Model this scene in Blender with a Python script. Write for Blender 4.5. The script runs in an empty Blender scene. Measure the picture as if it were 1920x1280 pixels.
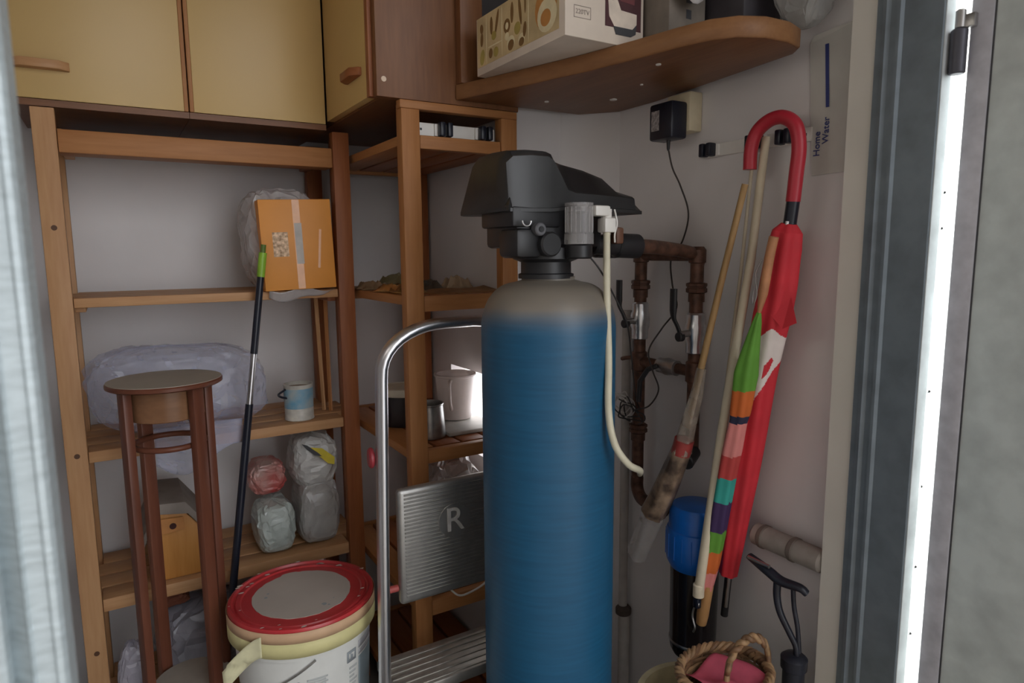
import bpy, bmesh, math, random
from mathutils import Vector, Matrix, noise

sc = bpy.context.scene
COL = sc.collection
PI = math.pi
random.seed(7)

# ------------------------------------------------------------------ camera
F_PX, PITCH, YAW, ROLL = 1240.0, math.radians(7.75), math.radians(31.1), math.radians(0.49)
EYE = Vector((0, 0, 1.25))
fw = Vector((math.sin(YAW)*math.cos(PITCH), math.cos(YAW)*math.cos(PITCH), -math.sin(PITCH)))
rt = Vector((math.cos(YAW), -math.sin(YAW), 0))
dn = fw.cross(rt)
cr = rt*math.cos(ROLL) + dn*math.sin(ROLL)
cd = dn*math.cos(ROLL) - rt*math.sin(ROLL)
cam = bpy.data.cameras.new('camera')
cam.sensor_width = 36.0
cam.lens = F_PX/1920*36.0
cam.clip_start = 0.02
cam.dof.use_dof = True
cam.dof.focus_distance = 1.45
cam.dof.aperture_fstop = 5.0
co = bpy.data.objects.new('camera', cam)
M = Matrix.Identity(4)
for i in range(3):
    M[i][0], M[i][1], M[i][2], M[i][3] = cr[i], -cd[i], -fw[i], EYE[i]
co.matrix_world = M
COL.objects.link(co)
sc.camera = co

# ------------------------------------------------------------------ daylight
w = bpy.data.worlds.new('sky')
sc.world = w
w.use_nodes = True
bg = w.node_tree.nodes['Background']
bg.inputs[0].default_value = (0.94, 0.96, 1.0, 1)
bg.inputs[1].default_value = 1.0
sun = bpy.data.lights.new('sun', 'SUN')
sun.energy = 5.0
sun.angle = 0.009
sun.color = (1, 0.95, 0.87)
so = bpy.data.objects.new('sun', sun)
SUN_DIR = Vector((-0.866*0.93, 0.5*0.93, -0.37)).normalized()
so.rotation_euler = SUN_DIR.to_track_quat('-Z', 'Y').to_euler()
so.location = (4, -2, 3)
COL.objects.link(so)
vs = sc.view_settings
vs.view_transform = 'Standard'
vs.look = 'None'
vs.gamma = 1.0
vs.use_curve_mapping = False
vs.exposure = 1.80

# ------------------------------------------------------------------ materials
MATS = {}

def _base(name):
    m = bpy.data.materials.new(name)
    m.use_nodes = True
    nt = m.node_tree
    b = nt.nodes['Principled BSDF']
    return m, nt, b

def _coord(nt, scale=(1, 1, 1)):
    tc = nt.nodes.new('ShaderNodeTexCoord')
    mp = nt.nodes.new('ShaderNodeMapping')
    mp.inputs['Scale'].default_value = scale
    nt.links.new(tc.outputs['Object'], mp.inputs['Vector'])
    return mp

def _ramp(nt, fac, stops):
    r = nt.nodes.new('ShaderNodeValToRGB')
    els = r.color_ramp.elements
    els[0].position, els[0].color = stops[0][0], (*stops[0][1], 1)
    els[1].position, els[1].color = stops[-1][0], (*stops[-1][1], 1)
    for p, c in stops[1:-1]:
        e = els.new(p)
        e.color = (*c, 1)
    nt.links.new(fac, r.inputs[0])
    return r

def _bump(nt, b, fac, strength, dist=0.002):
    bu = nt.nodes.new('ShaderNodeBump')
    bu.inputs['Strength'].default_value = strength
    bu.inputs['Distance'].default_value = dist
    nt.links.new(fac, bu.inputs['Height'])
    nt.links.new(bu.outputs[0], b.inputs['Normal'])

def mat(name, c, rough=0.5, metal=0.0, var=0.12, scale=30, bump=0.0, sc3=(1, 1, 1), alpha=None, trans=0.0, c2=None, ior=None, spec=None):
    if name in MATS:
        return MATS[name]
    m, nt, b = _base(name)
    mp = _coord(nt, sc3)
    n = nt.nodes.new('ShaderNodeTexNoise')
    n.inputs['Scale'].default_value = scale
    n.inputs['Detail'].default_value = 6
    nt.links.new(mp.outputs[0], n.inputs['Vector'])
    lo = tuple(x*(1-var) for x in c) if c2 is None else c2
    hi = tuple(min(1, x*(1+var)) for x in c)
    r = _ramp(nt, n.outputs['Fac'], [(0.32, lo), (0.68, hi)])
    nt.links.new(r.outputs[0], b.inputs['Base Color'])
    b.inputs['Roughness'].default_value = rough
    b.inputs['Metallic'].default_value = metal
    if spec is not None:
        b.inputs['Specular IOR Level'].default_value = spec
    if trans:
        b.inputs['Transmission Weight'].default_value = trans
    if ior:
        b.inputs['IOR'].default_value = ior
    if alpha is not None:
        b.inputs['Alpha'].default_value = alpha
    if bump:
        _bump(nt, b, n.outputs['Fac'], bump)
    MATS[name] = m
    return m

def wood(name, c1, c2, axis, rough=0.5, ring=9.0):
    key = name + '_' + axis
    if key in MATS:
        return MATS[key]
    m, nt, b = _base(key)
    s = {'x': (0.09, 1, 1), 'y': (1, 0.09, 1), 'z': (1, 1, 0.09)}[axis]
    mp = _coord(nt, s)
    n0 = nt.nodes.new('ShaderNodeTexNoise')
    n0.inputs['Scale'].default_value = 14
    n0.inputs['Detail'].default_value = 3
    n0.inputs['Distortion'].default_value = 1.2
    nt.links.new(mp.outputs[0], n0.inputs['Vector'])
    n1 = nt.nodes.new('ShaderNodeTexNoise')
    n1.inputs['Scale'].default_value = 130
    n1.inputs['Detail'].default_value = 5
    nt.links.new(mp.outputs[0], n1.inputs['Vector'])
    mx = nt.nodes.new('ShaderNodeMath')
    mx.operation = 'MULTIPLY_ADD'
    mx.inputs[1].default_value = 0.45
    nt.links.new(n1.outputs['Fac'], mx.inputs[0])
    mu = nt.nodes.new('ShaderNodeMath')
    mu.operation = 'MULTIPLY'
    mu.inputs[1].default_value = 0.6
    nt.links.new(n0.outputs['Fac'], mu.inputs[0])
    nt.links.new(mu.outputs[0], mx.inputs[2])
    r = _ramp(nt, mx.outputs[0], [(0.34, c2), (0.5, tuple((a+d)/2 for a, d in zip(c1, c2))), (0.66, c1)])
    nt.links.new(r.outputs[0], b.inputs['Base Color'])
    b.inputs['Roughness'].default_value = rough
    b.inputs['Specular IOR Level'].default_value = 0.28
    _bump(nt, b, mx.outputs[0], 0.15, 0.001)
    MATS[key] = m
    return m

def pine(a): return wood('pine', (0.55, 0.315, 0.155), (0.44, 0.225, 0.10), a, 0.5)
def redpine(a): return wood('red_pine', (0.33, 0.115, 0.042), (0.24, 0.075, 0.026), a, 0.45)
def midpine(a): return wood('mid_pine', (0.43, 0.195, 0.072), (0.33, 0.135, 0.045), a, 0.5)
def walnut(a): return wood('walnut', (0.215, 0.092, 0.038), (0.145, 0.058, 0.024), a, 0.4)
def mahog(a): return wood('mahogany', (0.155, 0.054, 0.03), (0.105, 0.034, 0.019), a, 0.35)

def galv(name, c, streak=True, rough=0.5, metal=0.55, bump=0.25, scale=60):
    if name in MATS:
        return MATS[name]
    m, nt, b = _base(name)
    mp = _coord(nt, (1, 1, 5 if streak else 1))
    n = nt.nodes.new('ShaderNodeTexNoise')
    n.inputs['Scale'].default_value = scale
    n.inputs['Detail'].default_value = 8
    nt.links.new(mp.outputs[0], n.inputs['Vector'])
    v = nt.nodes.new('ShaderNodeTexVoronoi')
    v.inputs['Scale'].default_value = scale*0.8
    nt.links.new(mp.outputs[0], v.inputs['Vector'])
    ad = nt.nodes.new('ShaderNodeMath')
    ad.operation = 'MULTIPLY_ADD'
    ad.inputs[1].default_value = 0.3
    nt.links.new(v.outputs['Distance'], ad.inputs[0])
    nt.links.new(n.outputs['Fac'], ad.inputs[2])
    r = _ramp(nt, ad.outputs[0], [(0.35, tuple(x*0.82 for x in c)), (0.85, tuple(min(1, x*1.12) for x in c))])
    nt.links.new(r.outputs[0], b.inputs['Base Color'])
    b.inputs['Roughness'].default_value = rough
    b.inputs['Metallic'].default_value = metal
    _bump(nt, b, ad.outputs[0], bump, 0.001)
    MATS[name] = m
    return m

def plastic_film(name, c, alpha, rough=0.25, bump=0.22):
    if name in MATS:
        return MATS[name]
    m, nt, b = _base(name)
    mp = _coord(nt)
    n = nt.nodes.new('ShaderNodeTexNoise')
    n.inputs['Scale'].default_value = 11
    n.inputs['Detail'].default_value = 4
    n.inputs['Distortion'].default_value = 2.0
    nt.links.new(mp.outputs[0], n.inputs['Vector'])
    # crinkles: distorted cell edges
    mx = nt.nodes.new('ShaderNodeVectorMath')
    mx.operation = 'MULTIPLY_ADD'
    mx.inputs[1].default_value = (0.05, 0.05, 0.05)
    nt.links.new(n.outputs['Color'], mx.inputs[0])
    nt.links.new(mp.outputs[0], mx.inputs[2])
    v = nt.nodes.new('ShaderNodeTexVoronoi')
    v.feature = 'F1'
    v.inputs['Scale'].default_value = 24
    nt.links.new(mx.outputs[0], v.inputs['Vector'])
    sm = nt.nodes.new('ShaderNodeMath')
    sm.operation = 'MULTIPLY_ADD'
    sm.inputs[1].default_value = 0.55
    nt.links.new(v.outputs['Distance'], sm.inputs[0])
    nt.links.new(n.outputs['Fac'], sm.inputs[2])
    r = _ramp(nt, n.outputs['Fac'], [(0.3, tuple(x*0.86 for x in c)), (0.7, c)])
    nt.links.new(r.outputs[0], b.inputs['Base Color'])
    a = nt.nodes.new('ShaderNodeMapRange')
    a.inputs['From Min'].default_value = 0.3
    a.inputs['From Max'].default_value = 0.7
    a.inputs['To Min'].default_value = max(0, alpha-0.05)
    a.inputs['To Max'].default_value = min(1, alpha+0.05)
    nt.links.new(n.outputs['Fac'], a.inputs['Value'])
    nt.links.new(a.outputs[0], b.inputs['Alpha'])
    b.inputs['Roughness'].default_value = rough
    b.inputs['Specular IOR Level'].default_value = 0.7
    _bump(nt, b, sm.outputs[0], bump, 0.012)
    MATS[name] = m
    return m

WALL = mat('wall_paint', (0.70, 0.675, 0.67), 0.85, var=0.04, scale=5, bump=0.15)
WALLW = mat('reveal_paint', (0.72, 0.695, 0.63), 0.8, var=0.04, scale=8, bump=0.1)
FLOOR = mat('floor_tiles', (0.13, 0.115, 0.10), 0.8, var=0.15, scale=12, bump=0.2)
GROUND = mat('outside_paving', (0.13, 0.12, 0.11), 0.9, var=0.12, scale=6, bump=0.2)
YEL = mat('yellow_laminate', (0.58, 0.39, 0.15), 0.42, var=0.03, scale=4)
WHITE = mat('white_plastic', (0.78, 0.76, 0.72), 0.4, var=0.04)
CREAM = mat('cream_plastic', (0.68, 0.60, 0.42), 0.45, var=0.06)
BLACK = mat('black_plastic', (0.013, 0.013, 0.015), 0.42, var=0.2)
NAVY = mat('navy_plastic', (0.008, 0.010, 0.02), 0.35, var=0.2)
HOODM = mat('hood_plastic', (0.018, 0.018, 0.019), 0.38, var=0.25, scale=14, bump=0.05)
STEEL = mat('bright_steel', (0.62, 0.62, 0.63), 0.28, 1.0, var=0.08, scale=60)
DSTEEL = mat('dull_steel', (0.45, 0.44, 0.43), 0.38, 1.0, var=0.15, scale=40)
ALU = mat('brushed_aluminium', (0.66, 0.66, 0.68), 0.32, 1.0, var=0.06, scale=80, sc3=(1, 1, 0.1))
PIPE = mat('rusty_brown_pipe', (0.11, 0.052, 0.033), 0.5, 0.35, var=0.45, scale=60, bump=0.15)
PRINT = mat('grey_print', (0.30, 0.33, 0.35), 0.6, var=0.05)
DPRINT = mat('dark_print', (0.05, 0.05, 0.055), 0.6, var=0.05)

# ------------------------------------------------------------------ mesh helpers
ORG = {}

def link(name, me, m, parent=None, smooth=False, autosmooth=None):
    o = bpy.data.objects.new(name, me)
    COL.objects.link(o)
    if m is not None and not me.materials:
        for k in (m if isinstance(m, (list, tuple)) else [m]):
            me.materials.append(k)
    if smooth:
        for p in me.polygons:
            p.use_smooth = True
        if autosmooth:
            me.set_sharp_from_angle(angle=math.radians(autosmooth))
    if parent is not None:
        o.parent = parent
        o.matrix_parent_inverse = Matrix.Translation(-ORG.get(parent.name, Vector((0, 0, 0))))
    else:
        # origin at the base of the thing
        if len(me.vertices):
            xs = [v.co.x for v in me.vertices]
            ys = [v.co.y for v in me.vertices]
            zs = [v.co.z for v in me.vertices]
            c = Vector(((min(xs)+max(xs))/2, (min(ys)+max(ys))/2, min(zs)))
            me.transform(Matrix.Translation(-c))
            o.location = c
            ORG[o.name] = c
    return o

def thing(name, label, cat, loc, group=None):
    o = bpy.data.objects.new(name, None)
    COL.objects.link(o)
    o.empty_display_size = 0.05
    o.location = loc
    ORG[o.name] = Vector(loc)
    return tag(o, label, cat, group)

def tag(o, label, cat, group=None):
    o['label'] = label
    o['category'] = cat
    if group:
        o['group'] = group
    return o

def struct(o):
    o['kind'] = 'structure'
    return o

def bm_mesh(name, bm):
    me = bpy.data.meshes.new(name)
    bm.normal_update()
    bm.to_mesh(me)
    bm.free()
    return me

def box(name, x, y, z, m, parent=None, bev=0.0, rotz=0.0, piv=None, seg=2, tf=None):
    bm = bmesh.new()
    bmesh.ops.create_cube(bm, size=1)
    for v in bm.verts:
        v.co = Vector(((x[0]+x[1])/2+v.co.x*(x[1]-x[0]), (y[0]+y[1])/2+v.co.y*(y[1]-y[0]), (z[0]+z[1])/2+v.co.z*(z[1]-z[0])))
    if bev:
        bmesh.ops.bevel(bm, geom=list(bm.edges), offset=bev, segments=seg, profile=0.5, affect='EDGES', clamp_overlap=True)
    if rotz:
        p = Vector(piv) if piv else Vector(((x[0]+x[1])/2, (y[0]+y[1])/2, 0))
        bmesh.ops.rotate(bm, cent=p, matrix=Matrix.Rotation(rotz, 3, 'Z'), verts=bm.verts)
    if tf is not None:
        bmesh.ops.transform(bm, matrix=tf, verts=bm.verts)
    return link(name, bm_mesh(name, bm), m, parent, smooth=bool(bev), autosmooth=40)

def pydata(name, v, f, m, parent=None, smooth=False, autosmooth=None, mids=None):
    me = bpy.data.meshes.new(name)
    me.from_pydata([tuple(a) for a in v], [], f)
    if m is not None:
        for k in (m if isinstance(m, (list, tuple)) else [m]):
            me.materials.append(k)
    if mids:
        for p, i in zip(me.polygons, mids):
            p.material_index = i
    me.validate()
    bm = bmesh.new()
    bm.from_mesh(me)
    bmesh.ops.recalc_face_normals(bm, faces=bm.faces)
    bm.to_mesh(me)
    bm.free()
    return link(name, me, None, parent, smooth, autosmooth)

def prism(name, poly, z0, z1, m, parent=None, bev=0.0, tf=None, smooth=False):
    """polygon in XY extruded along Z, optional transform"""
    bm = bmesh.new()
    vs_ = [bm.verts.new((p[0], p[1], z0)) for p in poly]
    f = bm.faces.new(vs_)
    r = bmesh.ops.extrude_face_region(bm, geom=[f])
    bmesh.ops.translate(bm, vec=(0, 0, z1-z0), verts=[g for g in r['geom'] if isinstance(g, bmesh.types.BMVert)])
    bmesh.ops.recalc_face_normals(bm, faces=bm.faces)
    if bev:
        es = [e for e in bm.edges if abs(e.verts[0].co.z-e.verts[1].co.z) < 1e-6]
        bmesh.ops.bevel(bm, geom=es, offset=bev, segments=2, profile=0.5, affect='EDGES', clamp_overlap=True)
    if tf is not None:
        bmesh.ops.transform(bm, matrix=tf, verts=bm.verts)
        bmesh.ops.recalc_face_normals(bm, faces=bm.faces)
    return link(name, bm_mesh(name, bm), m, parent, smooth or bool(bev), 40)

def smooth_path(pts, n=8):
    P = [Vector(p) for p in pts]
    out = []
    for i in range(len(P)-1):
        p0 = P[i-1] if i else P[0]*2-P[1]
        p1, p2 = P[i], P[i+1]
        p3 = P[i+2] if i+2 < len(P) else P[-1]*2-P[-2]
        for k in range(n):
            t = k/n
            out.append(0.5*((2*p1)+(-p0+p2)*t+(2*p0-5*p1+4*p2-p3)*t*t+(-p0+3*p1-3*p2+p3)*t**3))
    out.append(P[-1])
    return out

def sweep(name, pts, rad, m, parent=None, seg=14, ref=None, lobes=0, lobe=0.0, twist=0.0, colour=None, squash=1.0, caps=True, autosmooth=50):
    P = [Vector(p) for p in pts]
    n = len(P)
    rad = rad if callable(rad) else (lambda s, r=rad: r)
    T = [(P[min(i+1, n-1)]-P[max(i-1, 0)]).normalized() for i in range(n)]
    nrm = Vector(ref) if ref is not None else (Vector((0, 0, 1)) if abs(T[0].z) < 0.9 else Vector((1, 0, 0)))
    nrm = (nrm-T[0]*nrm.dot(T[0])).normalized()
    v, f, mids = [], [], []
    L = [0.0]
    for i in range(1, n):
        L.append(L[-1]+(P[i]-P[i-1]).length)
    for i in range(n):
        nrm = (nrm-T[i]*nrm.dot(T[i])).normalized()
        b = T[i].cross(nrm)
        s = L[i]/L[-1]
        for k in range(seg):
            a = 2*PI*k/seg
            r = rad(s)*(1+(lobe*math.cos(lobes*a+twist*s) if lobes else 0))
            v.append(P[i]+nrm*(math.cos(a)*r*squash)+b*(math.sin(a)*r))
    for i in range(n-1):
        for k in range(seg):
            k2 = (k+1) % seg
            f.append((i*seg+k, i*seg+k2, (i+1)*seg+k2, (i+1)*seg+k))
            if colour:
                a = 2*PI*(k+0.5)/seg
                a = a-2*PI if a > PI else a
                mids.append(colour((L[i]+L[i+1])/2/L[-1], a))
    if caps:
        f.append(tuple(range(seg-1, -1, -1)))
        f.append(tuple((n-1)*seg+k for k in range(seg)))
        if colour:
            mids += [colour(0, 0), colour(1, 0)]
    return pydata(name, v, f, m, parent, True, autosmooth, mids if colour else None)

def lathe(name, prof, loc, m, parent=None, seg=48, autosmooth=35, tf=None, closed=True):
    """profile of (r, z) from bottom to top around a vertical axis"""
    v, f = [], []
    n = len(prof)
    T = tf if tf is not None else Matrix.Identity(4)
    for r, z in prof:
        for k in range(seg):
            a = 2*PI*k/seg
            v.append(Vector(loc)+T @ Vector((max(r, 1e-4)*math.cos(a), max(r, 1e-4)*math.sin(a), z)))
    for i in range(n-1):
        for k in range(seg):
            k2 = (k+1) % seg
            f.append((i*seg+k, i*seg+k2, (i+1)*seg+k2, (i+1)*seg+k))
    if closed:
        f.append(tuple(range(seg-1, -1, -1)))
        f.append(tuple((n-1)*seg+k for k in range(seg)))
    return pydata(name, v, f, m, parent, True, autosmooth)

def cyl(name, a, b, r, m, parent=None, seg=20, r2=None, bev=0.0):
    a, b = Vector(a), Vector(b)
    d = b-a
    q = d.to_track_quat('Z', 'Y').to_matrix().to_4x4()
    r2 = r if r2 is None else r2
    h = d.length
    if bev:
        prof = [(r-bev, 0), (r, bev), (r2, h-bev), (r2-bev, h)]
    else:
        prof = [(r, 0), (r2, h)]
    return lathe(name, prof, a, m, parent, seg, 35, q)

def bag(name, c, size, m, parent=None, seed=0, fold=0.12, seg=34, rings=22, flat=0.85, pinch=0.0, lean=(0, 0), sq=0.55, ears=False):
    """a crumpled plastic bag: rounded box broken into flat creased facets, base at c"""
    v, f = [], []
    cx, cy, cz = c
    sx, sy, h = size
    rj = random.Random(seed)
    for i in range(rings+1):
        t = i/rings
        for k in range(seg):
            tt = t+(rj.uniform(-0.4, 0.4)/rings if 0 < i < rings else 0)
            ph = (tt-0.5)*PI
            cc = abs(math.cos(ph))**sq
            ss = math.copysign(abs(math.sin(ph))**flat, math.sin(ph))
            a = 2*PI*(k+rj.uniform(-0.4, 0.4)+(0.5 if i % 2 else 0))/seg
            ca = math.copysign(abs(math.cos(a))**0.55, math.cos(a))
            sa = math.copysign(abs(math.sin(a))**0.55, math.sin(a))
            p = Vector((ca*cc, sa*cc, ss))
            w1 = 1-abs(noise.noise(Vector((p.x*1.9+seed, p.y*1.9, p.z*0.8+seed*0.3))))*2.2
            w3 = noise.noise(Vector((p.x*1.1+seed, p.y*1.1, p.z*1.1)))
            d = 1+fold*(0.5*w3+0.45*w1-0.3+rj.uniform(-0.22, 0.22))
            pin = 1-pinch*max(0, t-0.55)/0.45
            q = Vector((p.x*sx/2*d*pin, p.y*sy/2*d*pin, (p.z*0.5+0.5)*h*(1+0.5*(d-1)*t)))
            q.x += lean[0]*t
            q.y += lean[1]*t
            v.append((cx+q.x, cy+q.y, cz+max(0, q.z)))
    for i in range(rings):
        for k in range(seg):
            k2 = (k+1) % seg
            A, B, C_, D_ = i*seg+k, i*seg+k2, (i+1)*seg+k2, (i+1)*seg+k
            if i % 2:
                f += [(A, B, C_), (A, C_, D_)]
            else:
                f += [(A, B, D_), (B, C_, D_)]
    f.append(tuple(range(seg-1, -1, -1)))
    f.append(tuple(rings*seg+k for k in range(seg)))
    return pydata(name, v, f, m, parent, True, 14)

def sheet(name, fn, nu, nv, m, parent=None, thick=0.0008, autosmooth=60):
    """surface fn(u,v) with a little thickness"""
    pts = [[Vector(fn(i/nu, j/nv)) for j in range(nv+1)] for i in range(nu+1)]
    v = [p for row in pts for p in row]
    f = [(i*(nv+1)+j, i*(nv+1)+j+1, (i+1)*(nv+1)+j+1, (i+1)*(nv+1)+j) for i in range(nu) for j in range(nv)]
    o = pydata(name, v, f, m, parent, True, autosmooth)
    md = o.modifiers.new('thickness', 'SOLIDIFY')
    md.thickness = thick
    return o

def text(name, s, size, tf, m, parent, depth=0.0004, align='CENTER'):
    cu = bpy.data.curves.new(name, 'FONT')
    cu.body = s
    cu.size = size
    cu.align_x = align
    cu.align_y = 'CENTER'
    cu.extrude = depth
    t = bpy.data.objects.new(name, cu)
    COL.objects.link(t)
    dg = bpy.context.evaluated_depsgraph_get()
    me = bpy.data.meshes.new_from_object(t.evaluated_get(dg))
    bpy.data.objects.remove(t)
    bpy.data.curves.remove(cu)
    me.transform(tf)
    me.materials.clear()
    return link(name, me, m, parent)

def frame_tf(o, xdir, ydir):
    x = Vector(xdir).normalized()
    y = Vector(ydir)
    y = (y-x*y.dot(x)).normalized()
    z = x.cross(y)
    T = Matrix.Identity(4)
    for i in range(3):
        T[i][0], T[i][1], T[i][2], T[i][3] = x[i], y[i], z[i], o[i]
    return T

# ================================================================== STRUCTURE
XR, YB, XL = 1.13, 2.11, -0.22
struct(box('floor', (XL-0.1, XR+0.1), (0.56, YB+0.1), (-0.1, 0), FLOOR))
struct(box('ceiling', (XL-0.1, XR+0.1), (0.56, YB+0.1), (2.4, 2.5), WALL))
struct(box('wall_back', (XL-0.1, XR+0.1), (YB, YB+0.1), (0, 2.4), WALL))
struct(box('wall_left', (XL-0.1, XL), (0.56, YB), (0, 2.4), WALL))
# right wall with a small ventilation opening low down at the back corner
wr = bmesh.new()
def _b(bm, x, y, z):
    r = bmesh.ops.create_cube(bm, size=1)
    for v in r['verts']:
        v.co = Vector(((x[0]+x[1])/2+v.co.x*(x[1]-x[0]), (y[0]+y[1])/2+v.co.y*(y[1]-y[0]), (z[0]+z[1])/2+v.co.z*(z[1]-z[0])))
XJ = 0.885                       # the wall steps in behind the corner shelving
VY, VZ = (1.50, 1.835), (0.66, 0.905)
_b(wr, (XR, XR+0.6), (0.70, 1.336), (0, 2.4))  # thickened outward, out of view, to stop direct sun reaching the vent
_b(wr, (XJ, XJ+0.05), (1.49, VY[0]), (0, 2.4))
_b(wr, (XJ, XJ+0.05), (VY[0], VY[1]), (0, VZ[0]))
_b(wr, (XJ, XJ+0.05), (VY[0], VY[1]), (VZ[1], 2.4))
_b(wr, (XJ, XJ+0.05), (VY[1], YB), (0, 2.4))
pv = [wr.verts.new((a_, b_, 0)) for a_, b_ in ((XR, 1.336), (1.027, 1.45), (XJ, 1.45), (XJ, 1.49), (XR+0.6, 1.49), (XR+0.6, 1.336))]
pf = wr.faces.new(pv)
ex = bmesh.ops.extrude_face_region(wr, geom=[pf])
bmesh.ops.translate(wr, vec=(0, 0, 2.4), verts=[g for g in ex['geom'] if isinstance(g, bmesh.types.BMVert)])
bmesh.ops.recalc_face_normals(wr, faces=wr.faces)
struct(link('wall_right', bm_mesh('wall_right', wr), WALL))
wf = bmesh.new()
_b(wf, (1.09, 2.6), (0.575, 0.70), (0, 2.6))
_b(wf, (-1.6, -0.075), (0.575, 0.70), (0, 2.6))
_b(wf, (-0.075, 1.09), (0.575, 0.70), (2.16, 2.6))
struct(link('wall_front', bm_mesh('wall_front', wf), WALLW))
struct(box('ground', (-6, 6), (-7, 0.575), (-0.12, -0.02), GROUND))

struct(box('wall_added_shade', (-1.0, -0.42), (-8.0, 0.514), (-0.02, 4.6), mat('shade_wall_dark', (0.055, 0.05, 0.048), 0.9, var=0.15, scale=9, bump=0.3)))  # dark unseen wall, added to keep daylight off the right wall

struct(box('ceiling_added_shade', (-0.42, 1.75), (-0.75, 0.5745), (2.62, 2.74), mat('shade_roof_brown', (0.16, 0.11, 0.075), 0.8, var=0.2, scale=9)))  # unseen overhang, added to block high sky light near the doorway

GALV = galv('galvanised_frame', (0.44, 0.50, 0.52), True, 0.5, 0.3, 0.8, 45)
FRAME = galv('blue_grey_frame', (0.17, 0.205, 0.235), False, 0.42, 0.3, 0.1, 30)
FACE = galv('pale_frame_face', (0.62, 0.66, 0.68), False, 0.5, 0.2, 0.1, 30)
LEAF = galv('grey_door_sheet', (0.70, 0.77, 0.76), False, 0.55, 0.2, 0.06, 22)
LEAFR = galv('grey_door_rim', (0.55, 0.55, 0.60), False, 0.5, 0.25, 0.06, 40)

# right jamb: metal frame with rolled ridges in the reveal, flat outer face
jamb = struct(prism('trim_1', [(1.0895, 0.655), (1.0845, 0.655), (1.0845, 0.645), (1.080, 0.643), (1.079, 0.637), (1.0835, 0.632), (1.0835, 0.622),
                               (1.0795, 0.620), (1.0795, 0.615), (1.084, 0.611), (1.084, 0.553), (1.0855, 0.5515), (1.26, 0.5515), (1.26, 0.5745), (1.0895, 0.5745)],
                   -0.02, 2.2, FRAME))
fp = box('outer_face', (1.0865, 1.255), (0.5500, 0.5514), (-0.02, 2.2), FACE, jamb)
for zz in (1.335, 1.28, 1.02, 0.86, 0.72, 0.60):
    cyl('rivet_hole', (1.118+0.004*random.random(), 0.5500, zz), (1.118, 0.5494, zz), 0.0022, DPRINT, jamb, 10)
# left jamb: galvanised profile close to the lens
lj = struct(prism('trim_2', [(-0.045, 0.575), (-0.045, 0.520), (-0.0475, 0.5155), (-0.051, 0.515), (-0.0525, 0.518), (-0.0625, 0.518), (-0.0645, 0.514), (-0.066, 0.518),
                             (-0.076, 0.530), (-0.078, 0.516), (-0.081, 0.514), (-0.40, 0.514), (-0.40, 0.575)], -0.02, 2.2, GALV))
struct(box('trim_4', (-0.4, 1.26), (0.515, 0.5745), (2.1, 2.2), FRAME))
# open door leaf standing out towards the viewer
leaf = struct(box('door_1', (1.116, 1.150), (-0.27, 0.529), (0.01, 2.15), LEAF, bev=0.002))
box('door_rim', (1.1135, 1.1165), (0.499, 0.5295), (0.012, 2.148), LEAFR, leaf, bev=0.0008)
box('groove', (1.1150, 1.1163), (0.4965, 0.4988), (0.012, 2.148), DPRINT, leaf)
for zz in (1.54, 0.35):
    h = cyl('hinge', (1.1035, 0.5385, zz-0.034), (1.1035, 0.5385, zz+0.030), 0.0115, mat('hinge_steel', (0.10, 0.10, 0.12), 0.45, 0.6), leaf, 20, bev=0.002)
    box('hinge_plate', (1.1030, 1.1140), (0.519, 0.5395), (zz+0.030, zz+0.05), DSTEEL, leaf, bev=0.002)
    cyl('hinge_pin', (1.1035, 0.5385, zz+0.030), (1.1035, 0.5385, zz+0.058), 0.007, DSTEEL, leaf, 14, bev=0.002)

# ================================================================== SHELVING
def shelf_unit(name, label, x, y, top, levels, axis, post, front_m, thick=0.022, endrail=False):
    u = thing(name, label, 'shelf unit', ((x[0]+x[1])/2, (y[0]+y[1])/2, 0), 'pine shelving')
    pw, pd = 0.044, 0.032
    for ix, px in enumerate((x[0], x[1]-pw)):
        for iy, py in enumerate((y[0], y[1]-pd)):
            box('post', (px, px+pw), (py, py+pd), (0, top), post(ix, iy), u, bev=0.002)
    for li, (z, edge) in enumerate(levels):
        # cross bearers under the slats, then the slats
        if axis == 'x':
            for px in (x[0]+pw+0.001, x[1]-pw-0.023):
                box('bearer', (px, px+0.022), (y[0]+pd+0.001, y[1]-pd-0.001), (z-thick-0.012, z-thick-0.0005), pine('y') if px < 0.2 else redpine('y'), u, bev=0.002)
            n = 4
            wd = (y[1]-y[0]-0.004)/n
            for k in range(n):
                ya = y[0]+0.002+k*wd
                zz = edge if k == 0 else thick
                xa, xb = x[0]+pw+0.001, x[1]-pw-0.001
                if li > 0 and 0 < k < n-1:
                    xa, xb = x[0]+0.002, x[1]-0.002
                box('slat', (xa, xb), (ya+0.004, ya+wd-0.004), (z-zz, z), pine('x') if li else midpine('x'), u, bev=0.002)
        else:
            for py in (y[0]+0.003, y[1]-0.025):
                box('bearer', (x[0]+pw+0.001, x[1]-pw-0.001), (py, py+0.022), (z-edge, z), midpine('x'), u, bev=0.002)
            n = 4
            wd = (x[1]-x[0]-0.004)/n
            for k in range(n):
                xa = x[0]+0.002+k*wd
                ya, yb = (y[0]+pd+0.001, y[1]-pd-0.001)
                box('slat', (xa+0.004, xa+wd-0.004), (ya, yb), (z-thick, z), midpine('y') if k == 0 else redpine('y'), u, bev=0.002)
    return u

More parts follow.
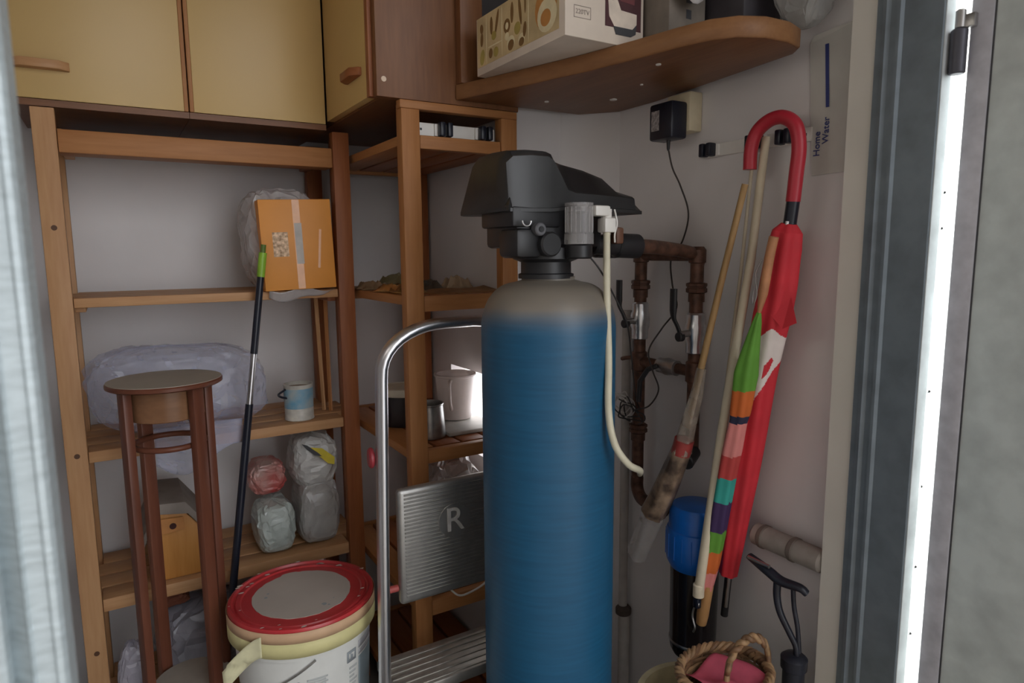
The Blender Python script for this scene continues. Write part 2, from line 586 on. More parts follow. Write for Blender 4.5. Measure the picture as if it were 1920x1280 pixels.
unit1 = shelf_unit('shelving_unit', 'pine slatted shelving unit under the yellow cabinets, against the back wall', (-0.121, 0.572), (1.783, 2.09), 1.5665,
                   [(1.524, 0.05), (1.153, 0.022), (0.795, 0.027), (0.428, 0.032), (0.10, 0.03)], 'x',
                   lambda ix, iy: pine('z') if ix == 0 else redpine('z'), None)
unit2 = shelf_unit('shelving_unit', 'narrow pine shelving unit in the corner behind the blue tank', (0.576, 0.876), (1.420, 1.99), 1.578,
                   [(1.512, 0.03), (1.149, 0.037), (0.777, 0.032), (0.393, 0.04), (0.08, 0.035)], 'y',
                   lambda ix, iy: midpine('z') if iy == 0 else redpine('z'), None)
box('top_rail', (0.572, 0.874), (1.416, 1.440), (1.566, 1.584), midpine('x'), unit2, bev=0.002)
for zz in (1.31, 0.79, 0.30):
    cyl('knot', (-0.098, 1.7832, zz), (-0.098, 1.7824, zz), 0.006, mat('knot_wood', (0.10, 0.04, 0.015), 0.6), unit1, 12)

# ================================================================== YELLOW WALL CABINETS
CZ = 1.5855
CA = 1.568
def handle_bar(parent, c, along, out, ln, m):
    # block with chamfered ends: trapezoid seen from above
    a, o_ = Vector(along), Vector(out)
    prof = [(-ln/2, 0), (ln/2, 0), (ln/2, 0.008), (ln/2-0.018, 0.024), (-ln/2+0.018, 0.024), (-ln/2, 0.008)]
    return prism('handle', prof, -0.009, 0.009, m, parent, 0.0015, frame_tf(Vector(c), a, o_))

BEECH = wood('beech', (0.55, 0.31, 0.15), (0.45, 0.23, 0.10), 'x', 0.45)
for i, (xa, xb, lab) in enumerate(((-0.150, 0.189, 'yellow wall cabinet at far left with a wooden bar handle'),
                                   (0.190, 0.513, 'middle yellow wall cabinet without a visible handle, next to the corner'))):
    c = thing('wall_cabinet', lab, 'cabinet', ((xa+xb)/2, 1.94, CZ), 'yellow wall cabinets')
    bm = bmesh.new()
    for bx_ in (((xa, xa+0.016), (1.803, 2.105), (CA+0.014, 2.3)), ((xb-0.016, xb), (1.803, 2.105), (CA+0.014, 2.3)), ((xa, xb), (1.783, 2.105), (CA, CA+0.014)),
                ((xa+0.016, xb-0.016), (1.803, 2.105), (2.284, 2.3)), ((xa+0.016, xb-0.016), (2.095, 2.105), (CA+0.014, 2.284))):
        _b(bm, *bx_)
    link('body', bm_mesh('body', bm), walnut('x'), c)
    e0, e1 = (0.002, 0.010) if i == 0 else (0.010, 0.001)
    d = box('door', (xa+e0, xb-e1), (1.782, 1.802), (CA+0.0155, 2.296), YEL, c, bev=0.001)
    if i == 0:
        box('door_edge', (xb-0.0098, xb-0.001), (1.781, 1.802), (CA+0.0155, 2.296), midpine('z'), d, bev=0.001)
        handle_bar(d, (-0.094, 1.7818, 1.652), (1, 0, 0), (0, -1, 0), 0.105, BEECH)
    else:
        box('door_edge', (xa+0.001, xa+0.0098), (1.781, 1.802), (CA+0.0155, 2.296), midpine('z'), d, bev=0.001)
# cabinet bottom lip runs proud of the shelving posts
c = thing('wall_cabinet', 'corner cabinet with a narrow yellow door and a brown end panel', 'cabinet', (0.8, 1.6, CZ), 'yellow wall cabinets')
bm = bmesh.new()
_b(bm, (0.536, 0.88), (1.444, 2.10), (CZ, CZ+0.018))
_b(bm, (0.536, 0.88), (1.444, 2.10), (2.282, 2.3))
_b(bm, (0.862, 0.88), (1.444, 2.10), (CZ+0.018, 2.282))
_b(bm, (0.536, 0.552), (1.81, 2.10), (CZ+0.018, 2.282))
link('body', bm_mesh('body', bm), walnut('y'), c)
ep = box('end_panel', (0.522, 0.88), (1.420, 1.443), (CZ, 2.3), walnut('z'), c, bev=0.001)
cyl('screw_cap', (0.538, 1.4205, 1.622), (0.538, 1.4185, 1.622), 0.0058, mat('pale_cap', (0.72, 0.56, 0.42), 0.5), ep, 18)
d = box('door', (0.515, 0.535), (1.464, 1.778), (CZ+0.004, 2.296), YEL, c, bev=0.001)
box('door_edge', (0.514, 0.535), (1.445, 1.4635), (CZ+0.003, 2.296), redpine('z'), d, bev=0.001)
handle_bar(d, (0.5148, 1.545, 1.652), (0, 1, 0), (-1, 0, 0), 0.10, redpine('y'))

# ================================================================== ROUND-ENDED WALL SHELF
SZ, ST = 1.595, 1.629
sh = thing('wall_shelf', 'brown wooden shelf with a rounded end, high on the right wall', 'shelf', (0.95, 1.1, SZ))
front = [(0.712, 1.416), (0.745, 1.320), (0.785, 1.20), (0.822, 1.08), (0.850, 0.965), (0.868, 0.875), (0.885, 0.820), (0.912, 0.785), (0.955, 0.765), (1.01, 0.762), (1.055, 0.775), (1.075, 0.80)]
poly = front+[(1.126, 1.20), (1.126, 1.334), (1.056, 1.412)]
prism('board', poly, SZ, ST, walnut('y'), sh, 0.002)
ev = [Vector((a, b_, 0)) for a, b_ in front]
vv, ff = [], []
for i, p in enumerate(ev):
    t = (ev[min(i+1, len(ev)-1)]-ev[max(i-1, 0)]).normalized()
    nn = Vector((t.y, -t.x, 0))
    for q, z in ((p+nn*0.0002, SZ+0.001), (p+nn*0.0022, SZ+0.003), (p+nn*0.0022, ST-0.002), (p+nn*0.0002, ST)):
        vv.append((q.x, q.y, z))
for i in range(len(ev)-1):
    for k in range(3):
        ff.append((i*4+k, (i+1)*4+k, (i+1)*4+k+1, i*4+k+1))
pydata('edge_band', vv, ff, wood('walnut_edge', (0.27, 0.13, 0.055), (0.20, 0.09, 0.038), 'y', 0.45), sh, True, 50)
box('upright', (0.712, 0.768), (1.392, 1.4185), (ST, 2.25), walnut('z'), sh, bev=0.001)
box('back_board', (0.768, 1.04), (1.406, 1.4185), (ST, 2.25), mat('dark_board', (0.03, 0.025, 0.025), 0.7), sh)
for cx_, cy_, l_ in ((0.899, 1.325, 0.006), (1.022, 1.233, 0.010), (0.908, 0.966, 0.006), (0.984, 1.096, 0.004)):
    cyl('screw_cap', (cx_, cy_, SZ), (cx_, cy_, SZ-0.002), l_*0.85, WHITE, sh, 14)

# boxes on the shelf --------------------------------------------------
BZ = ST+0.0005
bx = thing('appliance_box', 'beige printed cardboard box of kitchen utensils on the high shelf', 'box', (0.81, 1.16, BZ))
X0, X1, Y0, Y1 = 0.722, 0.905, 1.006, 1.335
CARD = mat('white_card', (0.66, 0.57, 0.48), 0.6, var=0.05, scale=20)
TANP = mat('tan_print', (0.60, 0.46, 0.25), 0.55, var=0.18, scale=16)
box('carton', (X0, X1), (Y0, Y1), (BZ, BZ+0.118), CARD, bx, bev=0.0015)
box('printed_side', (X0-0.0006, X0), (Y0+0.018, Y1-0.004), (BZ+0.016, BZ+0.117), TANP, bx)
def side_pt(y, z): return (X0-0.0008, y, BZ+z)
PR = [mat('brown_print', (0.22, 0.12, 0.04), 0.6), mat('orange_print', (0.55, 0.25, 0.07), 0.6), mat('cream_print', (0.80, 0.70, 0.45), 0.6), mat('olive_print', (0.42, 0.33, 0.09), 0.6)]
rnd = random.Random(3)
def disc(name, y, z, ry, rz, m, lift, ang=0.0, seg=18):
    v = [side_pt(0, 0)]
    v = []
    for k in range(seg):
        a = 2*PI*k/seg
        dy, dz = ry*math.cos(a), rz*math.sin(a)
        v.append(Vector((X0-0.0006-lift, y+dy*math.cos(ang)-dz*math.sin(ang), BZ+z+dy*math.sin(ang)+dz*math.cos(ang))))
    return pydata(name, v, [tuple(range(seg))], m, bx)
# bowl of food nearest the corner, then rows of fittings
disc('picture', 1.066, 0.064, 0.036, 0.040, PR[1], 0.0001)
disc('picture', 1.062, 0.050, 0.032, 0.030, PR[2], 0.0002)
disc('picture', 1.066, 0.046, 0.017, 0.015, PR[1], 0.0003)
disc('picture', 1.062, 0.105, 0.030, 0.008, PR[3], 0.0002, 0.2)
for yy in (1.125, 1.225, 1.290):
    disc('picture', yy, 0.066, 0.0018, 0.049, PR[2], 0.0002)
disc('picture', 1.255, 0.048, 0.03, 0.0016, PR[2], 0.0002)
for k, (yy, zz, a, b_, mi) in enumerate(((1.155, 0.085, 0.005, 0.028, 0), (1.185, 0.090, 0.006, 0.020, 0), (1.205, 0.070, 0.013, 0.014, 0), (1.205, 0.070, 0.006, 0.007, 2), (1.165, 0.055, 0.012, 0.012, 3),
                                         (1.190, 0.034, 0.015, 0.014, 2), (1.190, 0.030, 0.012, 0.010, 0), (1.150, 0.030, 0.012, 0.012, 2), (1.150, 0.026, 0.010, 0.008, 0), (1.205, 0.050, 0.008, 0.008, 2),
                                         (1.245, 0.090, 0.005, 0.024, 0), (1.268, 0.088, 0.006, 0.018, 0), (1.258, 0.066, 0.010, 0.009, 3), (1.250, 0.032, 0.010, 0.010, 3), (1.272, 0.034, 0.008, 0.010, 0),
                                         (1.310, 0.092, 0.007, 0.010, 0), (1.310, 0.070, 0.006, 0.014, 0), (1.308, 0.034, 0.010, 0.016, 3), (1.136, 0.096, 0.003, 0.022, 0), (1.138, 0.046, 0.006, 0.014, 0))):
    disc('picture', yy, zz, a, b_, PR[mi], 0.0003+k*0.00001, rnd.uniform(-0.3, 0.3))
# camera-facing end: pale panel, burgundy panel with the white appliance picture
BURG = mat('burgundy_print', (0.07, 0.022, 0.026), 0.5, var=0.3, scale=20)
box('printed_panel', (0.812, 0.898), (Y0-0.0006, Y0), (BZ+0.030, BZ+0.117), BURG, bx)
Tf = lambda x, z, l=0.0008: frame_tf(Vector((x, Y0-l, BZ+z)), (1, 0, 0), (0, 0, 1))
prism('picture', [(0, 0.098), (0.018, 0.102), (0.026, 0.060), (0.034, 0.044), (0.072, 0.042), (0.072, 0.024), (0.062, 0.014), (0.018, 0.014), (0.006, 0.030)], 0, 0.0003, mat('offwhite_print', (0.72, 0.62, 0.52), 0.6), bx, tf=Tf(0.815, 0.018))
prism('picture', [(0.016, 0.014), (0.062, 0.014), (0.072, 0.024), (0.070, 0.006), (0.058, 0), (0.022, 0)], 0, 0.0004, DPRINT, bx, tf=Tf(0.815, 0.018))
prism('picture', [(0.006, 0.085), (0.012, 0.087), (0.019, 0.058), (0.013, 0.056)], 0, 0.0005, DPRINT, bx, tf=Tf(0.815, 0.020))
prism('picture', [(0.032, 0.06), (0.066, 0.058), (0.070, 0.098), (0.036, 0.102)], 0, 0.0003, mat('jug_print', (0.16, 0.05, 0.055), 0.4), bx, tf=Tf(0.815, 0.018))
LP = mat('label_print', (0.32, 0.26, 0.22), 0.6)
for (a, b_, c_, d_) in ((0.741, 0.779, 0.0535, 0.0545), (0.741, 0.779, 0.0335, 0.0345), (0.741, 0.742, 0.0335, 0.0545), (0.778, 0.779, 0.0335, 0.0545)):
    box('label_frame', (a, b_), (Y0-0.0007, Y0), (BZ+c_, BZ+d_), LP, bx)
text('label_text', '220TV', 0.0115, Tf(0.760, 0.044, 0.0006), LP, bx, 0.0002)

bx2 = thing('small_carton', 'grey-brown carton with black squares beside the utensil box', 'box', (0.965, 1.0, BZ))
GB = mat('greybrown_card', (0.20, 0.17, 0.14), 0.7, var=0.15)
box('carton', (0.912, 1.005), (0.945, 1.06), (BZ, BZ+0.16), GB, bx2, bev=0.0015)
for zz in (0.020, 0.048, 0.076):
    box('printed_square', (0.955, 0.968), (0.9444, 0.945), (BZ+zz, BZ+zz+0.016), DPRINT, bx2)
tag(sheet('paper_sheet', lambda u, v: (0.900+u*0.115, 0.930-0.018*math.sin(v*2.4)-0.02*u, BZ+0.19-0.125*v*(0.55+0.45*math.sin(PI*min(1, u*1.25)))-0.02*abs(u-0.6)), 12, 10, mat('white_paper', (0.74, 0.72, 0.72), 0.7, var=0.03), None, 0.0012),
    'crumpled white paper drooping over the grey-brown carton', 'paper')
tag(box('dark_case', (1.012, 1.116), (0.86, 1.10), (BZ, BZ+0.20), mat('dark_case', (0.035, 0.03, 0.036), 0.55, var=0.2), None, bev=0.006),
    'dark plum-coloured case at the right end of the high shelf', 'case')
FILM = plastic_film('grey_film', (0.42, 0.42, 0.41), 0.62)
tag(bag('plastic_bag', (1.082, 0.783, 1.635), (0.085, 0.10, 0.22), FILM, None, 11, 0.22, sq=0.8),
    'grey translucent plastic bag hanging at the rounded shelf end', 'bag')

# ================================================================== WATER SOFTENER
TX, TY = 0.705, 1.035
ws = thing('water_softener', 'tall blue water softener tank with a black control head', 'water softener', (TX, TY, 0))

def tank_mat():
    m, nt, b = _base('blue_fibreglass')
    tc = nt.nodes.new('ShaderNodeTexCoord')
    sp = nt.nodes.new('ShaderNodeSeparateXYZ')
    nt.links.new(tc.outputs['Object'], sp.inputs[0])
    mp = nt.nodes.new('ShaderNodeMapping')
    mp.inputs['Scale'].default_value = (2, 2, 30)
    nt.links.new(tc.outputs['Object'], mp.inputs[0])
    n = nt.nodes.new('ShaderNodeTexNoise')
    n.inputs['Scale'].default_value = 5
    n.inputs['Detail'].default_value = 6
    nt.links.new(mp.outputs[0], n.inputs[0])
    n2 = nt.nodes.new('ShaderNodeTexNoise')
    n2.inputs['Scale'].default_value = 9
    n2.inputs['Detail'].default_value = 5
    nt.links.new(tc.outputs['Object'], n2.inputs[0])
    r = _ramp(nt, n.outputs['Fac'], [(0.3, (0.007, 0.078, 0.165)), (0.7, (0.010, 0.098, 0.20))])
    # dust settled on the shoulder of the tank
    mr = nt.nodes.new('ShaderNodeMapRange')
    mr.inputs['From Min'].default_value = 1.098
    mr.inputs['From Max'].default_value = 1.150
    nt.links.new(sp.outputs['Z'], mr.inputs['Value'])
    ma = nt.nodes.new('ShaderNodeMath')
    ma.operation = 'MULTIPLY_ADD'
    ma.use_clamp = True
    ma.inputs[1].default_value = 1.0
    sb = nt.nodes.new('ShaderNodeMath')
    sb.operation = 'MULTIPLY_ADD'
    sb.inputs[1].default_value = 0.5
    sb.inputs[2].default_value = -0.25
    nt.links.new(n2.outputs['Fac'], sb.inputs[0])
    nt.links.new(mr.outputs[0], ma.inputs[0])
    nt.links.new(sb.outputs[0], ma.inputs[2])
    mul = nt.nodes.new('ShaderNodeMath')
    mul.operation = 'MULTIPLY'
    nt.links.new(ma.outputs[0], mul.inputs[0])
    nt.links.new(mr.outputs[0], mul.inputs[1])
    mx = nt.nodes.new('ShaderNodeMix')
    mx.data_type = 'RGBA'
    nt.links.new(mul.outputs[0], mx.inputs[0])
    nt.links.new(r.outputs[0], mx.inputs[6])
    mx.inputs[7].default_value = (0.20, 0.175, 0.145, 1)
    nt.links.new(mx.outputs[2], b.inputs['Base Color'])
    b.inputs['Roughness'].default_value = 0.42
    wv = nt.nodes.new('ShaderNodeTexWave')
    wv.bands_direction = 'Z'
    wv.inputs['Scale'].default_value = 28
    wv.inputs['Distortion'].default_value = 2.5
    wv.inputs['Detail'].default_value = 3
    nt.links.new(tc.outputs['Object'], wv.inputs[0])
    _bump(nt, b, wv.outputs['Fac'], 0.05, 0.001)
    return m

prof = [(0.120, 0.03), (0.1265, 0.05), (0.1275, 0.1), (0.1275, 1.105)]
for k in range(1, 15):
    a = k/14*PI/2*0.93
    prof.append((0.052+0.0755*math.cos(a)**0.8, 1.105+0.088*math.sin(a)))
prof += [(0.050, 1.197), (0.050, 1.203)]
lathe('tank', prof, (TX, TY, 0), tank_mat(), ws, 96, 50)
lathe('foot', [(0.134, 0), (0.134, 0.05), (0.128, 0.055)], (TX, TY, 0), BLACK, ws, 64)
# neck and control valve
lathe('collar', [(0.052, 1.200), (0.052, 1.208), (0.047, 1.210), (0.047, 1.230), (0.062, 1.236), (0.062, 1.256), (0.05, 1.262), (0.05, 1.27)], (TX-0.005, TY, 0), BLACK, ws, 40)
vb = thing_part = box('valve_body', (0.610, 0.800), (0.992, 1.105), (1.256, 1.328), BLACK, ws, bev=0.008)
box('valve_block', (0.598, 0.700), (0.985, 1.10), (1.292, 1.327), BLACK, ws, bev=0.005)
box('valve_bracket', (0.604, 0.66), (0.982, 1.05), (1.238, 1.290), BLACK, ws, bev=0.010)
cyl('valve_stub', (0.668, 0.992, 1.262), (0.668, 0.968, 1.262), 0.022, BLACK, ws, 24, bev=0.003)
cyl('plug_ring', (0.648, 0.990, 1.288), (0.648, 0.972, 1.288), 0.0115, mat('grey_plug', (0.10, 0.10, 0.11), 0.35), ws, 24, bev=0.002)
cyl('plug_core', (0.648, 0.9725, 1.288), (0.648, 0.970, 1.288), 0.005, BLACK, ws, 14)
sweep('hose_clip', [(0.618+0.009*math.cos(a), 0.972, 1.302+0.009*math.sin(a)) for a in [PI+k*PI/10 for k in range(11)]], 0.0016, STEEL, ws, 8)
# hood: cross-sections along X; camera side (-Y) carries a step down to the right
secs = []
for X, yb0, yt0, yt1, yb1, zb, zsh, zt in (
        (0.589, 1.000, 1.034, 1.115, 1.165, 1.325, 1.345, 1.352),
        (0.595, 0.992, 1.018, 1.125, 1.165, 1.324, 1.405, 1.412),
        (0.606, 0.990, 1.005, 1.130, 1.165, 1.324, 1.416, 1.424),
        (0.640, 0.986, 1.000, 1.130, 1.160, 1.324, 1.419, 1.427),
        (0.676, 0.984, 0.999, 1.130, 1.158, 1.325, 1.419, 1.427),
        (0.688, 0.984, 1.001, 1.130, 1.156, 1.326, 1.412, 1.424),
        (0.702, 0.984, 1.010, 1.128, 1.155, 1.328, 1.388, 1.418),
        (0.717, 0.984, 1.020, 1.126, 1.152, 1.330, 1.363, 1.413),
        (0.735, 0.984, 1.026, 1.124, 1.150, 1.330, 1.358, 1.410),
        (0.790, 0.982, 1.030, 1.120, 1.146, 1.328, 1.356, 1.402),
        (0.840, 0.982, 1.034, 1.116, 1.142, 1.327, 1.354, 1.390),
        (0.872, 0.982, 1.042, 1.108, 1.140, 1.326, 1.352, 1.374),
        (0.886, 0.984, 1.052, 1.098, 1.138, 1.325, 1.348, 1.356)):
    row = [(X, yb0-0.004, zb-0.006), (X, yb0-0.004, zb), (X, yb0, zb+0.001), (X, yb0+(yt0-yb0)*0.35 if zsh > zt-0.02 else yb0+0.004, zsh-0.004), (X, yb0+0.010 if zsh < zt-0.02 else yt0-0.003, zsh),
           (X, yt0, zt-0.008 if zsh < zt-0.02 else zt-0.003), (X, yt0+0.012, zt), (X, (yt0+yt1)/2, zt+0.002), (X, yt1-0.012, zt), (X, yt1, zt-0.006), (X, yb1, zb), (X, yb1, zb-0.006)]
    secs.append(row)
v = [p for r in secs for p in r]
n = len(secs[0])
f = [(i*n+k, i*n+k+1, (i+1)*n+k+1, (i+1)*n+k) for i in range(len(secs)-1) for k in range(n-1)]
f += [((i+1)*n-1, i*n, (i+1)*n, (i+2)*n-1) for i in range(len(secs)-1)]
f += [tuple(range(n)), tuple((len(secs)-1)*n+k for k in range(n))]
hood = pydata('hood', v, f, HOODM, ws, True, 38)
# flared front apron of the hood
pydata('hood_apron', [(0.596, 0.990, 1.342), (0.596, 1.160, 1.342), (0.590, 1.162, 1.328), (0.590, 0.985, 1.328), (0.590, 0.985, 1.320), (0.590, 1.162, 1.320), (0.603, 0.992, 1.322), (0.603, 1.163, 1.322)],
       [(0, 1, 2, 3), (3, 2, 5, 4), (4, 5, 7, 6), (0, 3, 4, 6), (1, 7, 5, 2), (0, 6, 7, 1)], HOODM, ws)
CLEAR = mat('clear_cylinder', (0.62, 0.60, 0.60), 0.12, alpha=0.38, var=0.3, scale=60, sc3=(1, 1, 0.05))
inj = lathe('injector_cup', [(0.0265, 0), (0.0265, 0.018), (0.0245, 0.020), (0.0245, 0.066), (0.0255, 0.067), (0.0255, 0.072)], (0.722, 0.962, 1.262), CLEAR, ws, 36)
for k in range(18):
    a = 2*PI*k/18
    cyl('rib', (0.722+0.0246*math.cos(a), 0.962+0.0246*math.sin(a), 1.283), (0.722+0.0246*math.cos(a), 0.962+0.0246*math.sin(a), 1.327), 0.0009, CLEAR, inj, 6)
lathe('float_core', [(0.012, 0), (0.012, 0.05), (0.018, 0.055)], (0.722, 0.965, 1.264), BLACK, ws, 20)
cyl('cup_base', (0.722, 0.962, 1.236), (0.722, 0.962, 1.262), 0.024, BLACK, ws, 30, bev=0.003)
el = box('elbow', (0.752, 0.787), (0.952, 0.974), (1.312, 1.331), WHITE, ws, bev=0.004)
box('elbow_nut', (0.773, 0.799), (0.951, 0.975), (1.283, 1.309), WHITE, ws, bev=0.003)
cyl('elbow_neck', (0.786, 0.963, 1.300), (0.786, 0.963, 1.325), 0.009, WHITE, ws, 16)
TUBEM = mat('drain_tube', (0.62, 0.58, 0.44), 0.4, var=0.06)
sweep('drain_tube', smooth_path([(0.786, 0.963, 1.295), (0.766, 0.936, 1.18), (0.752, 0.912, 1.06), (0.745, 0.902, 0.965), (0.752, 0.892, 0.905), (0.778, 0.885, 0.866), (0.828, 0.910, 0.838), (0.93, 1.02, 0.782), (1.062, 1.165, 0.712)], 8), 0.0065, TUBEM, ws, 12)
# ports going back to the wall pipes
for yy in (1.010, 1.075):
    cyl('port', (0.79, yy, 1.262), (0.885, yy, 1.258), 0.019, BLACK, ws, 24, bev=0.003)
    cyl('port_nut', (0.845, yy, 1.260), (0.905, yy, 1.258), 0.024, BLACK, ws, 24, bev=0.004)
box('microswitch', (0.812, 0.830), (0.965, 0.985), (1.262, 1.293), mat('brown_clip', (0.13, 0.055, 0.03), 0.5), ws, bev=0.004)
sweep('white_lead', smooth_path([(0.803, 0.962, 1.325), (0.806, 0.958, 1.300), (0.801, 0.958, 1.280), (0.803, 0.960, 1.265)], 6), 0.0017, WHITE, ws, 8)
WIRE = mat('dark_wire', (0.02, 0.018, 0.018), 0.5)
sweep('sensor_lead', smooth_path([(0.745, 0.968, 1.245), (0.765, 0.955, 1.215), (0.80, 0.955, 1.165), (0.84, 0.965, 1.11), (0.90, 1.02, 1.04), (0.96, 1.08, 0.98), (1.05, 1.17, 0.90), (1.075, 1.185, 0.87)], 8), 0.0016, WIRE, ws, 8)

# ================================================================== PIPES ON THE RIGHT WALL
PX = 1.088
pp = thing('pipework', 'brown pipes with two black-levered ball valves on the right wall', 'pipes', (PX, 1.11, 0.6))
YA, YB2 = 1.203, 1.025
def vpipe(y, z0, z1, r=0.0145, m=PIPE): return cyl('pipe', (PX, y, z0), (PX, y, z1), r, m, pp, 18)
for (y, z0, z1) in ((YA, 0.675, 1.225), (YB2, 0.80, 1.225)):
    vpipe(y, z0, z1)
sweep('pipe', smooth_path([(0.905, 1.010, 1.258), (0.96, 1.02, 1.256), (1.045, YB2+0.004, 1.248), (PX, YB2, 1.236), (PX, YB2, 1.215)], 6), 0.0145, PIPE, pp, 16)
sweep('pipe', smooth_path([(0.905, 1.075, 1.258), (0.99, 1.14, 1.256), (1.06, 1.190, 1.25), (PX, YA, 1.236), (PX, YA, 1.215)], 6), 0.0145, PIPE, pp, 16)
cyl('pipe', (PX, YA, 1.240), (PX, YB2, 1.240), 0.0145, PIPE, pp, 18)
for y in (YA, YB2):
    lathe('elbow', [(0.012, -0.018), (0.0185, -0.015), (0.0185, 0.012), (0.013, 0.019)], (PX, y, 1.238), PIPE, pp, 20)
for y, z in ((YA, 1.168), (YB2, 1.168), (YA, 0.815)):
    u = lathe('union_nut', [(0.016, -0.012), (0.0225, -0.009), (0.0225, -0.001), (0.0205, 0), (0.0205, 0.003), (0.0225, 0.004), (0.0225, 0.010), (0.016, 0.012)], (PX, y, z), PIPE, pp, 8, 20)
    lathe('sleeve', [(0.0175, -0.030), (0.0175, -0.012)], (PX, y, z), PIPE, pp, 20)
for y, z in ((YA, 1.083), (YB2, 1.070)):
    bvv = lathe('ball_valve', [(0.0165, -0.046), (0.0195, -0.044), (0.0195, -0.022), (0.0225, -0.016), (0.0235, 0), (0.0225, 0.016), (0.0195, 0.022), (0.0195, 0.040), (0.0165, 0.044)], (PX, y, z), STEEL, pp, 16, 30)
    cyl('valve_stem', (PX-0.018, y, z), (PX-0.046, y, z-0.001), 0.0075, DSTEEL, bvv, 14)
    sweep('lever', smooth_path([(PX-0.044, y, z-0.004), (PX-0.048, y+0.006, z+0.016), (PX-0.056, y+0.010, z+0.035), (PX-0.058, y+0.010, z+0.055), (PX-0.058, y+0.010, z+0.098)], 6), lambda s: 0.0055+0.0035*min(1, max(0, (s-0.35)*5)), BLACK, bvv, 12, squash=0.6)
    cyl('lever_knob', (PX-0.038, y+0.001, z-0.006), (PX-0.052, y+0.001, z-0.006), 0.0105, BLACK, bvv, 16, bev=0.002)
# bypass between the two risers
cyl('bypass_pipe', (PX, YA, 0.983), (PX, YB2, 0.983), 0.0125, PIPE, pp, 16)
lathe('bypass_valve', [(0.014, -0.03), (0.018, -0.028), (0.018, -0.012), (0.021, 0), (0.018, 0.012), (0.018, 0.028), (0.014, 0.03)], (PX, 1.105, 0.983), DSTEEL, pp, 12, 30, Matrix.Rotation(PI/2, 4, 'X'))
sweep('bypass_lever', [(PX-0.02, 1.12, 0.985), (PX-0.035, 1.135, 0.975), (PX-0.04, 1.155, 0.945), (PX-0.04, 1.158, 0.895)], lambda s: 0.006, BLACK, pp, 10)
for y in (YA, YB2):
    lathe('tee', [(0.0155, -0.024), (0.019, -0.021), (0.019, 0.021), (0.0155, 0.024)], (PX, y, 0.983), PIPE, pp, 18)
sweep('pipe', smooth_path([(PX, YA, 0.69), (PX, YA, 0.665), (PX-0.002, YA-0.012, 0.646), (PX-0.008, YA-0.04, 0.640), (PX-0.012, YA-0.11, 0.640)], 6), 0.0155, PIPE, pp, 16)
cyl('stub_end', (PX, YB2-0.004, 0.802), (PX-0.05, YB2-0.03, 0.792), 0.0175, BLACK, pp, 18, bev=0.003)
sweep('saddle_clip', [(PX-0.01+0.0, YA+0.018, 0.99), (PX-0.018, YA+0.03, 0.988), (PX-0.016, YA+0.045, 0.984)], 0.005, PIPE, pp, 10)

tag(cyl('insulated_pipe', (1.103, 0.858, 0.668), (1.103, 0.702, 0.668), 0.0225, mat('grey_lagging', (0.30, 0.265, 0.235), 0.8, var=0.15, scale=30, bump=0.3), None, 24, bev=0.004),
    'short grey-brown lagged pipe along the wall above the black pump', 'pipe')
io = bpy.data.objects['insulated_pipe']
for y in (0.835, 0.765):
    lathe('clamp', [(0.023, -0.006), (0.0245, -0.004), (0.0245, 0.004), (0.023, 0.006)], (1.103, y, 0.668), mat('clamp_brown', (0.15, 0.12, 0.10), 0.6), io, 24, 35, Matrix.Rotation(PI/2, 4, 'X')).matrix_parent_inverse = Matrix.Translation(-ORG['insulated_pipe'])
cd_ = thing('conduit', 'thin grey vertical conduit tube on the wall right beside the blue tank', 'conduit', (1.112, 1.272, 0))
GREYW = mat('conduit_paint', (0.42, 0.39, 0.36), 0.7, var=0.1)
cyl('tube', (1.112, 1.278, 0.29), (1.112, 1.278, 1.10), 0.0115, GREYW, cd_, 16)
cyl('tube', (1.112, 1.272, 0.0), (1.112, 1.272, 0.29), 0.0155, GREYW, cd_, 16)
lathe('joint', [(0.016, -0.012), (0.021, -0.008), (0.021, 0.006), (0.014, 0.014)], (1.112, 1.275, 0.292), mat('rust_joint', (0.07, 0.05, 0.04), 0.7), cd_, 18)

# wires tied on the riser
wb = thing('wire_bundle', 'tangled bundle of black and white wires tied to the pipe below the valves', 'wires', (1.06, 1.2, 0.86))
rnd = random.Random(5)
for k in range(7):
    pts = []
    c0 = Vector((1.060, 1.215, 0.872))
    for j in range(8):
        a = j/7*2*PI*0.9+k
        pts.append(c0+Vector((0.012*math.cos(a*1.3+k), 0.036*math.cos(a)-0.03*(k % 3-1)*0.6, 0.026*math.sin(a)*(0.6+0.1*k)+rnd.uniform(-0.008, 0.008)-0.008*(k % 3))))
    sweep('wire', smooth_path(pts, 6), 0.0017, WIRE if k % 3 else mat('pale_wire', (0.55, 0.53, 0.5), 0.5), wb, 7)

# ================================================================== FILTER HOUSING
FX, FY = 1.056, 0.977
fh = thing('filter_housing', 'water filter with a bright blue cap and long dark bowl', 'water filter', (FX, FY, 0.36))
BLUE = mat('blue_cap', (0.008, 0.13, 0.52), 0.32, var=0.08)
lathe('cap', [(0.053, 0.560), (0.061, 0.575), (0.064, 0.590), (0.064, 0.640), (0.061, 0.648), (0.058, 0.650), (0.057, 0.690), (0.050, 0.700), (0.02, 0.703)], (FX, FY, 0), BLUE, fh, 40)
for k in range(20):
    a = 2*PI*k/20
    cyl('grip_rib', (FX+0.0635*math.cos(a), FY+0.0635*math.sin(a), 0.588), (FX+0.0635*math.cos(a), FY+0.0635*math.sin(a), 0.64), 0.0016, BLUE, fh, 6)
lathe('bowl', [(0.03, 0.352), (0.043, 0.356), (0.049, 0.368), (0.0505, 0.38), (0.0525, 0.562)], (FX, FY, 0), mat('dark_bowl', (0.012, 0.009, 0.010), 0.15, var=0.2), fh, 40)
